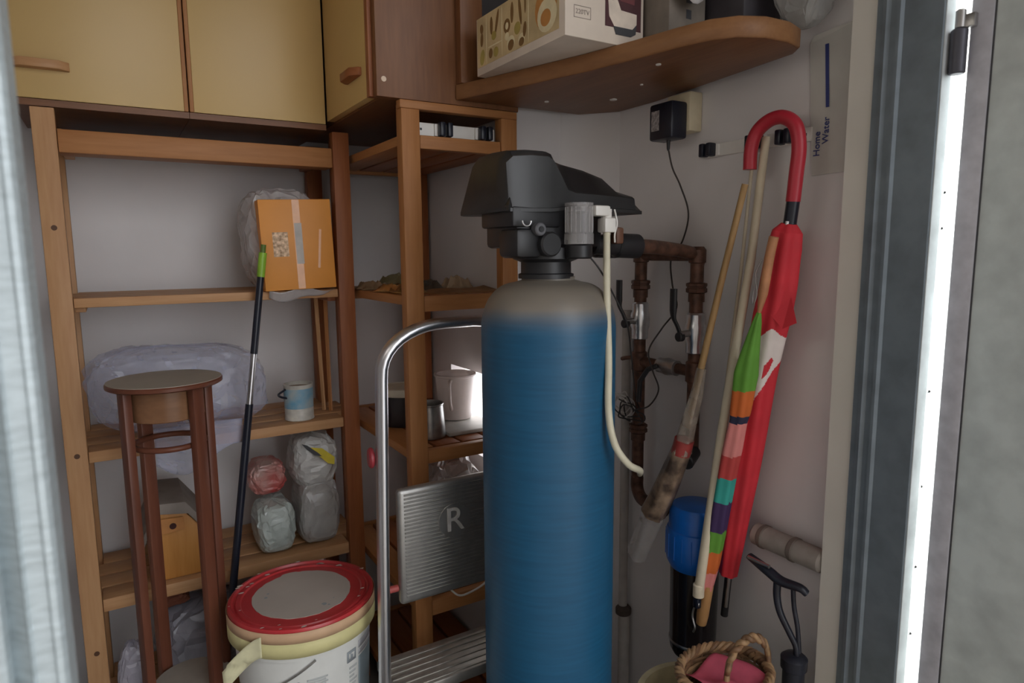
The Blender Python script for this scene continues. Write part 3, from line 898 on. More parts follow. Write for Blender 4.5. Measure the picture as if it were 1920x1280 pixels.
lathe('bowl_ring', [(0.0515, 0.384), (0.0525, 0.386), (0.0525, 0.389), (0.0515, 0.391)], (FX, FY, 0), DSTEEL, fh, 40)
box('bracket', (FX, XR), (FY-0.03, FY+0.03), (0.672, 0.678), DSTEEL, fh)

# ================================================================== ADAPTER, SOCKET, HOOK RAILS
sk = thing('wall_socket', 'cream surface-mounted socket box with a black plug-in power adapter', 'socket', (1.12, 1.1, 1.5))
box('socket_box', (1.092, XR), (1.062, 1.132), (1.505, 1.588), CREAM, sk, bev=0.004)
ad = thing('power_adapter', 'black plug-in power adapter with a printed grey label, in the cream socket', 'adapter', (1.07, 1.11, 1.5))
box('body', (1.045, 1.092), (1.068, 1.138), (1.488, 1.566), NAVY, ad, bev=0.006)
box('label', (1.0446, 1.0452), (1.106, 1.130), (1.508, 1.550), mat('adapter_label', (0.30, 0.28, 0.28), 0.5, var=0.5, scale=160), ad)
sk['label'] = 'cream surface-mounted socket box just under the high shelf'
lathe('strain_relief', [(0.002, -0.022), (0.0035, -0.018), (0.0045, 0)], (1.068, 1.100, 1.488), BLACK, ad, 12)
CB = mat('adapter_cable', (0.035, 0.028, 0.026), 0.5)
sweep('cable', smooth_path([(1.068, 1.100, 1.470), (1.085, 1.103, 1.43), (1.10, 1.092, 1.39), (1.112, 1.078, 1.33), (1.116, 1.098, 1.27), (1.112, 1.128, 1.23), (1.105, 1.115, 1.17), (1.095, 1.090, 1.12),
                            (1.085, 1.125, 1.07), (1.055, 1.135, 1.02), (1.05, 1.115, 0.975), (1.05, 1.095, 0.935), (1.055, 1.13, 0.89), (1.06, 1.18, 0.87)], 8), 0.0019, CB, ad, 8)

def hook_rail(label, o, along, out, ln, clips, h=0.026):
    r = thing('hook_rail', label, 'hook rail', o, 'white clip rails')
    T = frame_tf(Vector(o), along, (0, 0, 1))
    # local: x along, y up, z out
    s = 1 if T.col[2].to_3d().dot(Vector(out)) > 0 else -1
    def lb(nm, x, y, z, m, bev=0.001, par=r):
        zz = sorted((z[0]*s, z[1]*s))
        ob = box(nm, x, y, zz, m, None, bev, tf=T)
        loc = ob.location.copy()
        ob.data.transform(Matrix.Translation(loc))
        ob.location = (0, 0, 0)
        ob.parent = par
        ob.matrix_parent_inverse = Matrix.Translation(-Vector(o))
        return ob
    lb('plate', (0, ln), (0, h), (0, 0.006), WHITE, 0.002)
    lb('screw', (0.009, 0.014), (h/2-0.0025, h/2+0.0025), (0.006, 0.0066), DPRINT, 0.0)
    for cx in clips:
        lb('clip_base', (cx-0.022, cx+0.022), (0.001, h-0.001), (0.006, 0.012), WHITE, 0.002)
        lb('clip_jaw', (cx-0.016, cx-0.003), (-0.001, h+0.001), (0.012, 0.032), NAVY, 0.003)
        lb('clip_jaw', (cx+0.003, cx+0.016), (-0.001, h+0.001), (0.012, 0.032), NAVY, 0.003)
    return r
hook_rail('white clip rail screwed to the right wall above the umbrellas', (XR-0.0005, 0.79, 1.447), (0, 1, 0), (-1, 0, 0), 0.265, (0.045, 0.115, 0.235))
hook_rail('white clip rail lying on top of the corner shelving', (0.622, 1.452, 1.5145), (1, 0, 0), (0, -1, 0), 0.205, (0.066, 0.172), 0.030)

# paper sheet pinned on the right wall
pt = thing('wall_notice', 'white paper notice with a blue stripe and blue lettering, pinned beside the door', 'notice', (XR, 0.76, 1.39))
PAPER = mat('notice_paper', (0.55, 0.54, 0.50), 0.7, var=0.03)
pydata('paper', [(1.1285, 0.703, 1.386), (1.1285, 0.788, 1.384), (1.1265, 0.803, 1.620), (1.1255, 0.795, 1.632), (1.1285, 0.703, 1.640), (1.1275, 0.703, 1.386), (1.1275, 0.788, 1.384), (1.1255, 0.803, 1.620), (1.1245, 0.795, 1.632), (1.1275, 0.703, 1.640)],
       [(4, 3, 2, 1, 0), (5, 6, 7, 8, 9), (0, 1, 6, 5), (1, 2, 7, 6), (2, 3, 8, 7), (3, 4, 9, 8), (4, 0, 5, 9)], PAPER, pt)
BLUP = mat('blue_print', (0.035, 0.05, 0.20), 0.6, var=0.05)
prism('stripe', [(0.758, 1.502), (0.7645, 1.502), (0.772, 1.612), (0.765, 1.612)], 0, 0.0004, BLUP, pt, tf=Matrix(((0, 0, -1, 1.1252), (1, 0, 0, 0), (0, 1, 0, 0), (0, 0, 0, 1))))
Tn = lambda y, z: frame_tf(Vector((1.1262, y, z)), (0, 0, 1), (0, 1, 0))
text('lettering', 'Home', 0.0175, Tn(0.7790, 1.440), BLUP, pt, 0.0006)
text('lettering', 'Water', 0.0175, Tn(0.7625, 1.462), BLUP, pt, 0.0006)

# ================================================================== UMBRELLAS AND POLES
TOCAM = Vector((-0.78, -0.62, 0))
ru = thing('umbrella', 'long red umbrella with a red crook handle and a white emblem', 'umbrella', (1.07, 0.85, 0.46))
UX = 1.068
RED = mat('red_cloth', (0.56, 0.022, 0.035), 0.7, var=0.12, scale=14, bump=0.1)
REDH = mat('red_handle', (0.44, 0.022, 0.04), 0.38, var=0.05)
UW = mat('white_print_cloth', (0.74, 0.66, 0.62), 0.7, var=0.05)
sweep('crook_handle', smooth_path([(UX, 0.8795, 1.402), (UX, 0.878, 1.44), (UX, 0.866, 1.470), (UX, 0.838, 1.487), (UX, 0.808, 1.487), (UX, 0.783, 1.468), (UX, 0.774, 1.430), (UX, 0.777, 1.385), (UX, 0.781, 1.335)], 8), lambda s: 0.0128, REDH, ru, 18)
sweep('ferrule', [(UX, 0.7805, 1.338), (UX, 0.786, 1.290)], lambda s: 0.0118, NAVY, ru, 18)
sweep('shaft_clip', [(UX-0.010, 0.783, 1.300), (UX-0.012, 0.788, 1.268)], 0.004, STEEL, ru, 10)
upath = smooth_path([(UX, 0.787, 1.296), (UX, 0.797, 1.24), (UX, 0.806, 1.17), (UX, 0.822, 1.09), (UX, 0.838, 1.00), (UX, 0.856, 0.86), (UX, 0.876, 0.72), (UX, 0.895, 0.572)], 46)
def urad(s):
    tab = [(0, 0.014), (0.02, 0.027), (0.06, 0.031), (0.15, 0.0335), (0.24, 0.034), (0.30, 0.0325), (0.5, 0.030), (0.7, 0.027), (0.9, 0.0215), (1, 0.018)]
    for (a, b_), (c_, d_) in zip(tab, tab[1:]):
        if s <= c_:
            return b_+(d_-b_)*(s-a)/(c_-a)
    return tab[-1][1]
def inpoly(x, y, P):
    r = False
    j = len(P)-1
    for i in range(len(P)):
        if (P[i][1] > y) != (P[j][1] > y) and x < (P[j][0]-P[i][0])*(y-P[i][1])/(P[j][1]-P[i][1])+P[i][0]:
            r = not r
        j = i
    return r
EMB = [(-1.0, 0.265), (-0.62, 0.300), (0.10, 0.258), (0.95, 0.285), (0.95, 0.345), (0.62, 0.385), (0.20, 0.425), (-0.10, 0.455), (-0.28, 0.485), (-0.42, 0.440), (-0.62, 0.460), (-0.70, 0.405), (-1.0, 0.385)]
HOLE1 = [(0.10, 0.362), (0.45, 0.335), (0.62, 0.345), (0.45, 0.375), (0.10, 0.40)]
HOLE2 = [(-0.52, 0.40), (-0.40, 0.350), (-0.30, 0.350), (-0.36, 0.40)]
def ucol(s, a):
    if abs(a) > PI/2:
        return 0
    x = -math.sin(a)
    if inpoly(x, s, EMB) and not inpoly(x, s, HOLE1) and not inpoly(x, s, HOLE2):
        return 1
    return 0
sweep('canopy', upath, urad, [RED, UW], ru, 120, TOCAM, lobes=6, lobe=0.07, twist=2.5, colour=ucol, autosmooth=80)
pydata('canopy_flap', [(UX-0.02, 0.777, 1.19), (UX-0.012, 0.767, 1.165), (UX-0.018, 0.748, 1.118), (UX-0.022, 0.775, 1.105), (UX-0.030, 0.795, 1.13)], [(0, 1, 2, 3, 4)], RED, ru)
sweep('tip_sleeve', [(UX, 0.893, 0.575), (UX, 0.901, 0.475)], 0.0075, BLACK, ru, 14)
sweep('tip_rod', [(UX-0.006, 0.887, 0.570), (UX-0.006, 0.893, 0.500)], 0.004, DSTEEL, ru, 12)

MX = 1.012
mu_ = thing('umbrella', 'small umbrella striped green, orange, pink, teal and purple, hanging handle down', 'umbrella', (MX, 0.85, 0.46))
BAND = [mat(n_, c_, 0.7, var=0.1, scale=14) for n_, c_ in (('green_cloth', (0.11, 0.30, 0.032)), ('orange_cloth', (0.55, 0.12, 0.02)), ('navy_cloth', (0.02, 0.02, 0.05)), ('pink_cloth', (0.66, 0.22, 0.20)),
                                                          ('red_band_cloth', (0.48, 0.05, 0.045)), ('teal_cloth', (0.03, 0.32, 0.27)), ('purple_cloth', (0.045, 0.02, 0.085)))]
zt = [(1.130, 0), (0.985, 0), (0.935, 1), (0.92, 2), (0.852, 3), (0.805, 4), (0.752, 5), (0.688, 6), (0.642, 0), (0.594, 1), (0.553, 3)]
mpath = smooth_path([(MX, 0.800, 1.135), (MX, 0.822, 1.03), (MX, 0.836, 0.935), (MX, 0.862, 0.80), (MX, 0.885, 0.66), (MX, 0.902, 0.553)], 40)
def mrad(s):
    tab = [(0, 0.004), (0.03, 0.008), (0.12, 0.015), (0.2, 0.021), (0.24, 0.020), (0.33, 0.0185), (0.36, 0.016), (0.45, 0.0175), (0.75, 0.0185), (0.9, 0.0175), (1, 0.013)]
    for (a, b_), (c_, d_) in zip(tab, tab[1:]):
        if s <= c_:
            return b_+(d_-b_)*(s-a)/(c_-a)
    return 0.01
def mcol(s, a):
    z = 1.135-s*0.582-0.003*math.cos(a+1)
    for i in range(1, len(zt)):
        if z >= zt[i][0]:
            return zt[i][1]
    return 3
sweep('canopy', mpath, mrad, BAND, mu_, 30, TOCAM, lobes=5, lobe=0.10, twist=4, colour=mcol, autosmooth=80)
HW = wood('handle_wood', (0.50, 0.27, 0.11), (0.40, 0.20, 0.07), 'z', 0.5)
sweep('handle', [(MX, 0.899, 0.562), (MX, 0.910, 0.490), (MX, 0.913, 0.468)], lambda s: 0.0125-0.002*max(0, s-0.9)*10, HW, mu_, 18)
sweep('tip', smooth_path([(MX+0.005, 0.779, 1.272), (MX+0.004, 0.785, 1.24), (MX+0.002, 0.793, 1.18), (MX, 0.800, 1.135)], 5), lambda s: 0.0085 if s < 0.75 else 0.0085-0.02*(s-0.75), mat('sandy_tip', (0.45, 0.20, 0.09), 0.6, var=0.2), mu_, 14)
sweep('wrist_ring', smooth_path([(MX-0.004, 0.796, 1.232), (MX-0.004, 0.808, 1.205), (MX-0.004, 0.803, 1.170), (MX-0.004, 0.810, 1.150), (MX-0.004, 0.812, 1.165), (MX-0.004, 0.806, 1.200)], 6), 0.0012, DSTEEL, mu_, 7)

cp = thing('hook_pole', 'long cream pole with a small metal hook at its lower end', 'pole', (1.09, 0.92, 0.46))
CX = 0.985
CPM = mat('cream_pole', (0.66, 0.58, 0.43), 0.5, var=0.06)
sweep('pole', [(1.092, 0.864, 1.462), (1.06, 0.862, 1.23), (1.012, 0.875, 0.902), (CX, 0.898, 0.558)], lambda s: 0.0085+0.0022*s, CPM, cp, 14, squash=0.8)
lathe('ferrule', [(0.0115, 0), (0.0115, 0.025), (0.010, 0.027)], (CX, 0.8985, 0.544), CPM, cp, 16)
sweep('hook', smooth_path([(CX-0.004, 0.899, 0.544), (CX-0.006, 0.892, 0.528), (CX-0.006, 0.903, 0.518), (CX-0.006, 0.907, 0.496), (CX-0.006, 0.900, 0.476), (CX-0.006, 0.904, 0.464)], 6), 0.0022, DSTEEL, cp, 9)
box('hook_block', (CX-0.010, CX+0.002), (0.891, 0.905), (0.520, 0.542), NAVY, cp, bev=0.003)

th = tag(sweep('thin_rod', [(1.108, 0.905, 1.44), (1.108, 0.925, 1.20), (1.108, 0.965, 0.85), (1.108, 1.0, 0.56)], 0.0035, CPM, None, 8),
         'thin cream rod between the cream pole and the brown broom stick', 'rod')

bb = thing('wrapped_broom', 'old broom with a brown stick and dusty head wrapped in clear plastic', 'broom', (1.06, 1.0, 0.5))
STK = wood('broom_stick', (0.36, 0.225, 0.10), (0.26, 0.15, 0.06), 'z', 0.6)
BX = 0.991
sweep('stick', [(BX+0.03, 0.850, 1.370), (BX+0.015, 0.885, 1.19), (BX, 0.918, 1.007), (BX, 0.948, 0.890)], lambda s: 0.0062+0.001*s, STK, bb, 12)
DUST = mat('dusty_wrap', (0.24, 0.17, 0.115), 0.35, var=0.5, scale=28, bump=0.5, c2=(0.05, 0.032, 0.024))
sweep('wrapping', smooth_path([(BX, 0.914, 1.017), (BX, 0.923, 0.973), (BX, 0.936, 0.929), (BX, 0.951, 0.876), (BX, 0.962, 0.832)], 8), lambda s: 0.0085+0.010*s, plastic_film('clear_wrap', (0.40, 0.34, 0.28), 0.55, 0.15), bb, 18, lobes=5, lobe=0.16, twist=3, autosmooth=70)
sweep('red_band', [(BX, 0.955, 0.861), (BX, 0.964, 0.830)], 0.0205, mat('red_tape', (0.30, 0.04, 0.035), 0.5), bb, 18)
sweep('head', smooth_path([(BX, 0.962, 0.837), (BX, 0.984, 0.788), (BX, 1.011, 0.730), (BX, 1.042, 0.672)], 8), lambda s: 0.020+0.007*s, DUST, bb, 22, lobes=6, lobe=0.07, twist=2, autosmooth=70)
sweep('plastic_tail', smooth_path([(BX, 1.038, 0.678), (BX, 1.059, 0.633), (BX, 1.081, 0.584), (BX, 1.096, 0.550)], 8), lambda s: 0.027-0.004*s, plastic_film('clear_tail', (0.50, 0.47, 0.45), 0.42, 0.12), bb, 22, lobes=4, lobe=0.12, twist=2, squash=0.7, autosmooth=70)

# ================================================================== BLACK PUMP, BASKET, TUB
pm = thing('floor_pump', 'black floor pump with a forked handle leaning by the door jamb', 'pump', (1.06, 0.735, 0))
BLUEBLK = mat('pump_black', (0.014, 0.016, 0.026), 0.4, var=0.3)
sweep('handle_bar', smooth_path([(1.062, 0.838, 0.636), (1.058, 0.79, 0.626), (1.058, 0.76, 0.618), (1.062, 0.722, 0.620), (1.068, 0.712, 0.612)], 6), lambda s: 0.0085+0.003*max(0, math.sin(PI*s)), BLUEBLK, pm, 14, squash=0.8)
sweep('fork', smooth_path([(1.058, 0.768, 0.612), (1.056, 0.766, 0.585), (1.056, 0.757, 0.555), (1.058, 0.735, 0.522), (1.060, 0.722, 0.500), (1.060, 0.720, 0.470)], 6), lambda s: 0.0075-0.002*s, BLUEBLK, pm, 12)
sweep('fork', smooth_path([(1.064, 0.738, 0.614), (1.066, 0.735, 0.575), (1.066, 0.725, 0.535), (1.064, 0.718, 0.490)], 6), lambda s: 0.0045, BLUEBLK, pm, 10)
lathe('grip_strip', [(0.004, 0), (0.004, 0.05)], (1.053, 0.834, 0.638), DSTEEL, pm, 8, 35, Matrix.Rotation(PI/2, 4, 'X'))
lathe('barrel', [(0.020, 0.03), (0.020, 0.455), (0.024, 0.458), (0.0245, 0.478), (0.018, 0.484), (0.008, 0.486)], (1.060, 0.725, 0), BLUEBLK, pm, 24)
box('foot', (1.02, 1.10), (0.704, 0.76), (0, 0.03), BLUEBLK, pm, bev=0.006)

tub = thing('plastic_tub', 'pale yellow tub under the wicker basket', 'tub', (0.905, 0.82, 0))
lathe('tub_wall', [(0.085, 0.0), (0.108, 0.383), (0.116, 0.388), (0.116, 0.395), (0.104, 0.395), (0.104, 0.378), (0.085, 0.02)], (0.905, 0.820, 0), mat('pale_yellow_plastic', (0.55, 0.48, 0.30), 0.5), tub, 48)
bk = thing('wicker_basket', 'small brown wicker basket with a hoop handle and a pink cloth inside', 'basket', (0.9, 0.80, 0.408))
WCK = mat('wicker', (0.21, 0.115, 0.058), 0.6, var=0.35, scale=60, bump=0.3)
WCK2 = mat('wicker_pale', (0.36, 0.22, 0.11), 0.6, var=0.3, scale=60, bump=0.3)
KX, KY, KZ = 0.925, 0.775, 0.396
def ring_pts(r, z, ph, amp, n=60):
    return [(KX+(r+amp*math.cos(9*2*PI*k/n+ph))*math.cos(2*PI*k/n), KY+(r+amp*math.cos(9*2*PI*k/n+ph))*0.82*math.sin(2*PI*k/n), z) for k in range(n+1)]
for j in range(9):
    sweep('weave', ring_pts(0.062+0.026*j/8, KZ+0.006+j*0.0072, PI*(j % 2), 0.0018), 0.0042, WCK if j % 3 else WCK2, bk, 6, caps=False)
for k in range(18):
    a = 2*PI*k/18
    sweep('stake', [(KX+0.062*math.cos(a), KY+0.051*math.sin(a), KZ+0.001), (KX+0.088*math.cos(a), KY+0.072*math.sin(a), KZ+0.068)], 0.0026, WCK, bk, 6)
lathe('base', [(0.064, 0), (0.064, 0.006)], (KX, KY, KZ), WCK, bk, 30, 35, Matrix.Diagonal((1, 0.82, 1, 1)))
for j in range(3):
    pts = []
    for k in range(121):
        a = 2*PI*k/120
        tw = a*14+j*2*PI/3
        rr = 0.090+0.006*math.cos(tw)
        pts.append((KX+rr*math.cos(a), KY+rr*0.82*math.sin(a), KZ+0.074+0.006*math.sin(tw)))
    sweep('rim_braid', pts, 0.0046, WCK2 if j else WCK, bk, 6, caps=False)
hd = (cr*0.75+Vector((0.3, 0.3, 0))).normalized()
hd.z = 0
hd.normalize()
for j in range(2):
    pts = []
    for k in range(61):
        t = k/60
        a = PI*t
        tw = t*30+j*PI
        p = Vector((KX+0.036, KY-0.024, KZ+0.062))+hd*(-0.052*math.cos(a))+Vector((0, 0, 0.078*math.sin(a)**0.75))
        p += Vector((0.004*math.cos(tw), 0.004*math.cos(tw), 0.004*math.sin(tw)))
        pts.append(p)
    sweep('hoop_handle', pts, 0.0052, WCK2 if j else WCK, bk, 8)
sheet('pink_cloth', lambda u, v: (KX-0.06+0.12*u, KY-0.05+0.1*v, KZ+0.062+0.012*math.sin(7*u+3*v)+0.018*math.exp(-30*((u-0.45)**2+(v-0.3)**2))), 16, 16, mat('pink_cloth_lining', (0.60, 0.10, 0.16), 0.7, var=0.15), bk, 0.001)

# ================================================================== STEP LADDER
LY = 1.295
ld = thing('step_ladder', 'aluminium step ladder with a hoop rail and ribbed folded platform, behind the tank', 'ladder', (0.63, 1.3, 0))
hoop = smooth_path([(0.428, LY-0.03, 0.0), (0.440, LY-0.02, 0.31), (0.452, LY-0.01, 0.66), (0.464, LY, 0.99)], 6) + [Vector((0.464+0.145*(1-math.cos(a)), LY, 0.99+0.108*math.sin(a)**0.85)) for a in [k*PI/2/10 for k in range(1, 11)]]
hoop += [Vector((0.68, LY+0.005, 1.098))] + [Vector((0.685+0.115*math.sin(a), LY+0.005, 0.99+0.108*math.cos(a))) for a in [k*PI/2/8 for k in range(0, 9)]] + [Vector((0.803, LY, 0.66)), Vector((0.813, LY-0.02, 0.31)), Vector((0.823, LY-0.03, 0.0))]
sweep('hoop_rail', hoop, 0.0128, ALU, ld, 16, (0, -1, 0), squash=1.35)
# platform, folded upright, ribbed, with a round boss
def lad_plate():
    p = box('platform', (0.487, 0.790), (LY-0.012, LY+0.010), (0.485, 0.748), mat('cast_aluminium', (0.42, 0.41, 0.39), 0.42, 0.85, var=0.08, scale=50), ld, bev=0.010, seg=4)
    for k in range(28):
        z = 0.503+k*0.0085
        box('rib', (0.500, 0.776), (LY-0.0142, LY-0.0115), (z, z+0.0042), MATS['cast_aluminium'], p, bev=0.0008, seg=1)
    cyl('boss', (0.618, LY-0.0118, 0.655), (0.618, LY-0.0150, 0.655), 0.040, MATS['cast_aluminium'], p, 32, bev=0.0015)
    text('letter', 'R', 0.078, frame_tf(Vector((0.618, LY-0.0160, 0.655)), (1, 0, 0), (0, 0, 1)), mat('bright_letter', (0.62, 0.61, 0.59), 0.4, 0.2), p, 0.0015)  # bright highlights of the raised letter put into its pale colour
lad_plate()
st = box('step', (0.455, 0.808), (LY-0.065, LY+0.075), (0.295, 0.320), mat('step_aluminium', (0.46, 0.44, 0.40), 0.45, 0.7, var=0.12, scale=40), ld, bev=0.004)
for k in range(6):
    box('tread_rib', (0.460, 0.803), (LY-0.058+k*0.021, LY-0.050+k*0.021), (0.3195, 0.3225), MATS['step_aluminium'], st, bev=0.001, seg=1)
box('step', (0.445, 0.815), (LY-0.085, LY+0.055), (0.08, 0.10), MATS['step_aluminium'], ld, bev=0.004)
RK = mat('red_knob', (0.30, 0.03, 0.04), 0.45)
cyl('pivot_knob', (0.436, LY+0.02, 0.820), (0.448, LY+0.018, 0.820), 0.022, RK, ld, 24, bev=0.004)
cyl('pivot_bolt', (0.450, LY, 0.525), (0.486, LY, 0.524), 0.0075, mat('pink_bolt', (0.42, 0.08, 0.07), 0.5), ld, 16, bev=0.002)
sweep('rear_leg', [(0.80, LY+0.03, 0.95), (0.80, LY+0.085, 0.4), (0.80, LY+0.10, 0.0)], 0.009, ALU, ld, 12)

# ================================================================== PLANT STAND
SX, SY, SZT = 0.084, 1.600, 0.982
ps = thing('plant_stand', 'tall dark wooden plant stand with a round grey-topped seat and four legs', 'stand', (SX, SY, 0))
lathe('seat', [(0.110, SZT-0.012), (0.1145, SZT-0.009), (0.1145, SZT-0.003), (0.112, SZT)], (SX, SY, 0), mahog('x'), ps, 64)
lathe('seat_top', [(0.1125, SZT), (0.1125, SZT+0.0012)], (SX, SY, 0), mat('grey_seat_top', (0.34, 0.305, 0.25), 0.5, var=0.06, scale=12), ps, 64)
lathe('apron', [(0.072, SZT-0.082), (0.074, SZT-0.080), (0.074, SZT-0.012)], (SX, SY, 0), wood('apron_ply', (0.24, 0.12, 0.06), (0.18, 0.085, 0.042), 'x', 0.3), ps, 56)
for ang in (204, 120, 306, 20):
    a = math.radians(ang)
    lx, ly = SX+0.087*math.cos(a), SY+0.087*math.sin(a)
    box('leg', (lx-0.0135, lx+0.0135), (ly-0.009, ly+0.009), (0, SZT-0.0125), mahog('z'), ps, bev=0.002, rotz=a+PI/2)
sweep('ring', [(SX+0.070*math.cos(2*PI*k/48), SY+0.070*math.sin(2*PI*k/48), 0.842) for k in range(49)], 0.0065, mahog('x'), ps, 10, caps=False)
lathe('lower_shelf', [(0.080, 0.262), (0.084, 0.266), (0.084, 0.276), (0.080, 0.280)], (SX+0.008, SY-0.006, 0), mat('lower_disc', (0.32, 0.29, 0.25), 0.55, var=0.06), ps, 56)

# ================================================================== BROOM POLE (black with green end)
bp = thing('broom_pole', 'black telescopic pole with a lime green end leaning on the shelving', 'pole', (0.2, 1.71, 0.02))
A_, B_ = Vector((0.333, 1.752, 1.268)), Vector((0.150, 1.738, 0.0))
def seg_(nm, z1, z0, r, m):
    f_ = lambda z: A_+(B_-A_)*((A_.z-z)/(A_.z-B_.z))
    return sweep(nm, [f_(z1), f_(z0)], r, m, bp, 18)
LIME = mat('lime_plastic', (0.24, 0.44, 0.035), 0.42)
seg_('end_grip', 1.252, 1.192, 0.0098, LIME)
seg_('end_tip', 1.272, 1.2515, 0.0065, mat('dark_lime', (0.10, 0.16, 0.02), 0.5), )
seg_('upper_tube', 1.193, 1.000, 0.0088, NAVY)
seg_('clear_joint', 1.001, 0.872, 0.0078, STEEL)
seg_('lower_tube', 0.873, 0.012, 0.0096, NAVY)

# ================================================================== ORANGE BOX IN A BAG
ob = thing('boxed_parcel', 'orange cardboard box half inside a clear plastic bag on the upper shelf', 'box', (0.425, 1.86, 1.154))
OR = mat('orange_card', (0.72, 0.285, 0.045), 0.5, var=0.06, scale=8)
TB = Matrix.Translation((0.425, 1.762, 1.155)) @ Matrix.Rotation(math.radians(-3), 4, 'Z') @ Matrix.Rotation(math.radians(-2.0), 4, 'Y')
box('carton', (-0.090, 0.090), (0, 0.17), (0.002, 0.232), OR, ob, bev=0.002, tf=TB)
TAPE = mat('clear_tape', (0.74, 0.36, 0.16), 0.25, var=0.1)
LBL = mat('silver_label', (0.46, 0.41, 0.36), 0.4, var=0.15)
box('tape', (-0.008, 0.010), (-0.0007, 0), (0.004, 0.231), TAPE, ob, tf=TB)
box('silver_label', (-0.006, 0.012), (-0.0014, -0.0007), (0.068, 0.172), LBL, ob, tf=TB)
box('torn_sticker', (-0.062, -0.024), (-0.0008, 0), (0.088, 0.150), mat('torn_paper', (0.60, 0.44, 0.30), 0.7, var=0.6, scale=110, c2=(0.30, 0.17, 0.09)), ob, tf=TB)
box('scratch', (0.040, 0.046), (-0.0006, 0), (0.06, 0.16), TAPE, ob, tf=TB @ Matrix.Rotation(0.10, 4, 'Y'))
BAGC = plastic_film('clear_bag', (0.62, 0.58, 0.57), 0.6)
bag('bag', (0.405, 1.885, 1.156), (0.205, 0.17, 0.262), BAGC, ob, 3, 0.16, sq=0.4)
sheet('bag_skirt', lambda u, v: (0.345+0.165*u, 1.770+0.012*v, 1.156-0.028*v*math.sin(PI*min(1, 0.25+u*0.75))-0.006*math.sin(9*u)), 14, 5, BAGC, ob, 0.0008)

# ================================================================== THINGS ON THE UNIT UNDER THE CABINETS
SH3, SH4 = 0.795, 0.428
BLB = plastic_film('blue_film', (0.60, 0.62, 0.80), 0.34, 0.2, 0.15)
tag(bag('plastic_bag', (0.150, 1.945, SH3+0.001), (0.42, 0.23, 0.215), BLB, None, 21, 0.13, 52, 26, sq=0.45, flat=0.7, lean=(-0.03, 0)),
    'large pale blue translucent bag on the shelf behind the plant stand', 'bag')
tag(sheet('bag_tail', lambda u, v: (0.060+0.20*u, 1.772-0.004*math.sin(8*u), 0.835-0.125*v*(0.75+0.25*math.sin(5*u))), 18, 8, BLB, None, 0.001),
    'loose flap of pale blue film hanging in front of the shelf edge', 'bag')

tn = thing('paint_tin', 'small open paint tin with a blue and white label on the middle shelf', 'tin', (0.420, 1.842, SH3))
lathe('can', [(0.038, 0), (0.0395, 0.002), (0.0385, 0.004), (0.0385, 0.094), (0.0395, 0.096), (0.0395, 0.099), (0.036, 0.099), (0.036, 0.088)], (0.420, 1.842, SH3+0.0005), mat('tin_white', (0.60, 0.58, 0.52), 0.4, var=0.2, scale=40), tn, 40)
lathe('label', [(0.0389, 0.034), (0.0389, 0.088)], (0.420, 1.842, SH3+0.0005), mat('label_blue', (0.10, 0.25, 0.36), 0.5, var=0.5, scale=25, c2=(0.42, 0.48, 0.48)), tn, 40, closed=False)
lathe('paint', [(0.0, 0.089), (0.0362, 0.089)], (0.420, 1.842, SH3+0.0005), mat('old_paint', (0.30, 0.22, 0.15), 0.6, var=0.3), tn, 30, closed=False)
sweep('wire_spout', smooth_path([(0.383, 1.830, SH3+0.088), (0.363, 1.822, SH3+0.078), (0.370, 1.822, SH3+0.070), (0.386, 1.828, SH3+0.064)], 5), 0.003, NAVY, tn, 8)

for i, (xa, xb, ln, m_) in enumerate(((0.496, 0.505, 'thin pale batten standing on the middle shelf by the rear post', pine('z')), (0.517, 0.519, 'second pale batten closest to the front post', midpine('z')))):
    tag(sweep('wooden_batten', [(xb, 1.905-0.02*i, SH3+0.001), (xa, 1.905-0.02*i, 1.126)], 0.0055, m_, None, 4), ln, 'batten', 'pale battens')

# shelf 4: bags and box
GWB = plastic_film('white_film', (0.66, 0.66, 0.64), 0.86)
tag(bag('shopping_bag', (0.338, 1.872, SH4+0.001), (0.105, 0.150, 0.140), plastic_film('white_green_film', (0.56, 0.62, 0.58), 0.9), None, 31, 0.16, sq=0.45),
    'white plastic bag on the low shelf, under the red bag', 'bag')
sb = thing('shopping_bag', 'tall white plastic bag with a yellow and black print on the low shelf', 'bag', (0.47, 1.9, SH4))
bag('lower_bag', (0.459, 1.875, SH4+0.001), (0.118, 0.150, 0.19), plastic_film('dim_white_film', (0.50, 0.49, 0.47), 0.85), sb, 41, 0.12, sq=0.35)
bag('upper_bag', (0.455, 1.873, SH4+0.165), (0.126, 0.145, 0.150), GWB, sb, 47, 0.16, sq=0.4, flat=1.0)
PT = frame_tf(Vector((0.452, 1.789, SH4+0.262)), (1, 0.05, -0.12), (0, 0.4, 1))
prism('yellow_print', [(-0.020, 0.030), (0.012, 0.026), (0.046, 0.000), (0.044, -0.020), (0.026, -0.016), (0.004, 0.004)], 0, 0.0010, mat('yellow_print', (0.62, 0.50, 0.03), 0.5), sb, tf=PT)
prism('black_print', [(-0.044, 0.040), (-0.030, 0.036), (0.000, 0.014), (0.010, 0.004), (-0.010, 0.008), (-0.030, 0.024)], 0, 0.0016, DPRINT, sb, tf=PT)
tag(bag('shopping_bag', (0.335, 1.925, SH4+0.148), (0.100, 0.12, 0.095), mat('red_bag', (0.40, 0.035, 0.03), 0.35, c2=(0.50, 0.34, 0.30), var=0.2, scale=14), None, 51, 0.2),
    'crumpled red plastic bag lying on top of a white bag', 'bag')
yb = thing('wooden_box', 'orange wooden box with a grey paper bag over its slanted top', 'box', (0.1, 1.9, SH4))
poly_ = [(0.030, 0.0), (0.175, 0.0), (0.175, 0.095), (0.120, 0.165), (0.060, 0.175), (0.030, 0.125)]
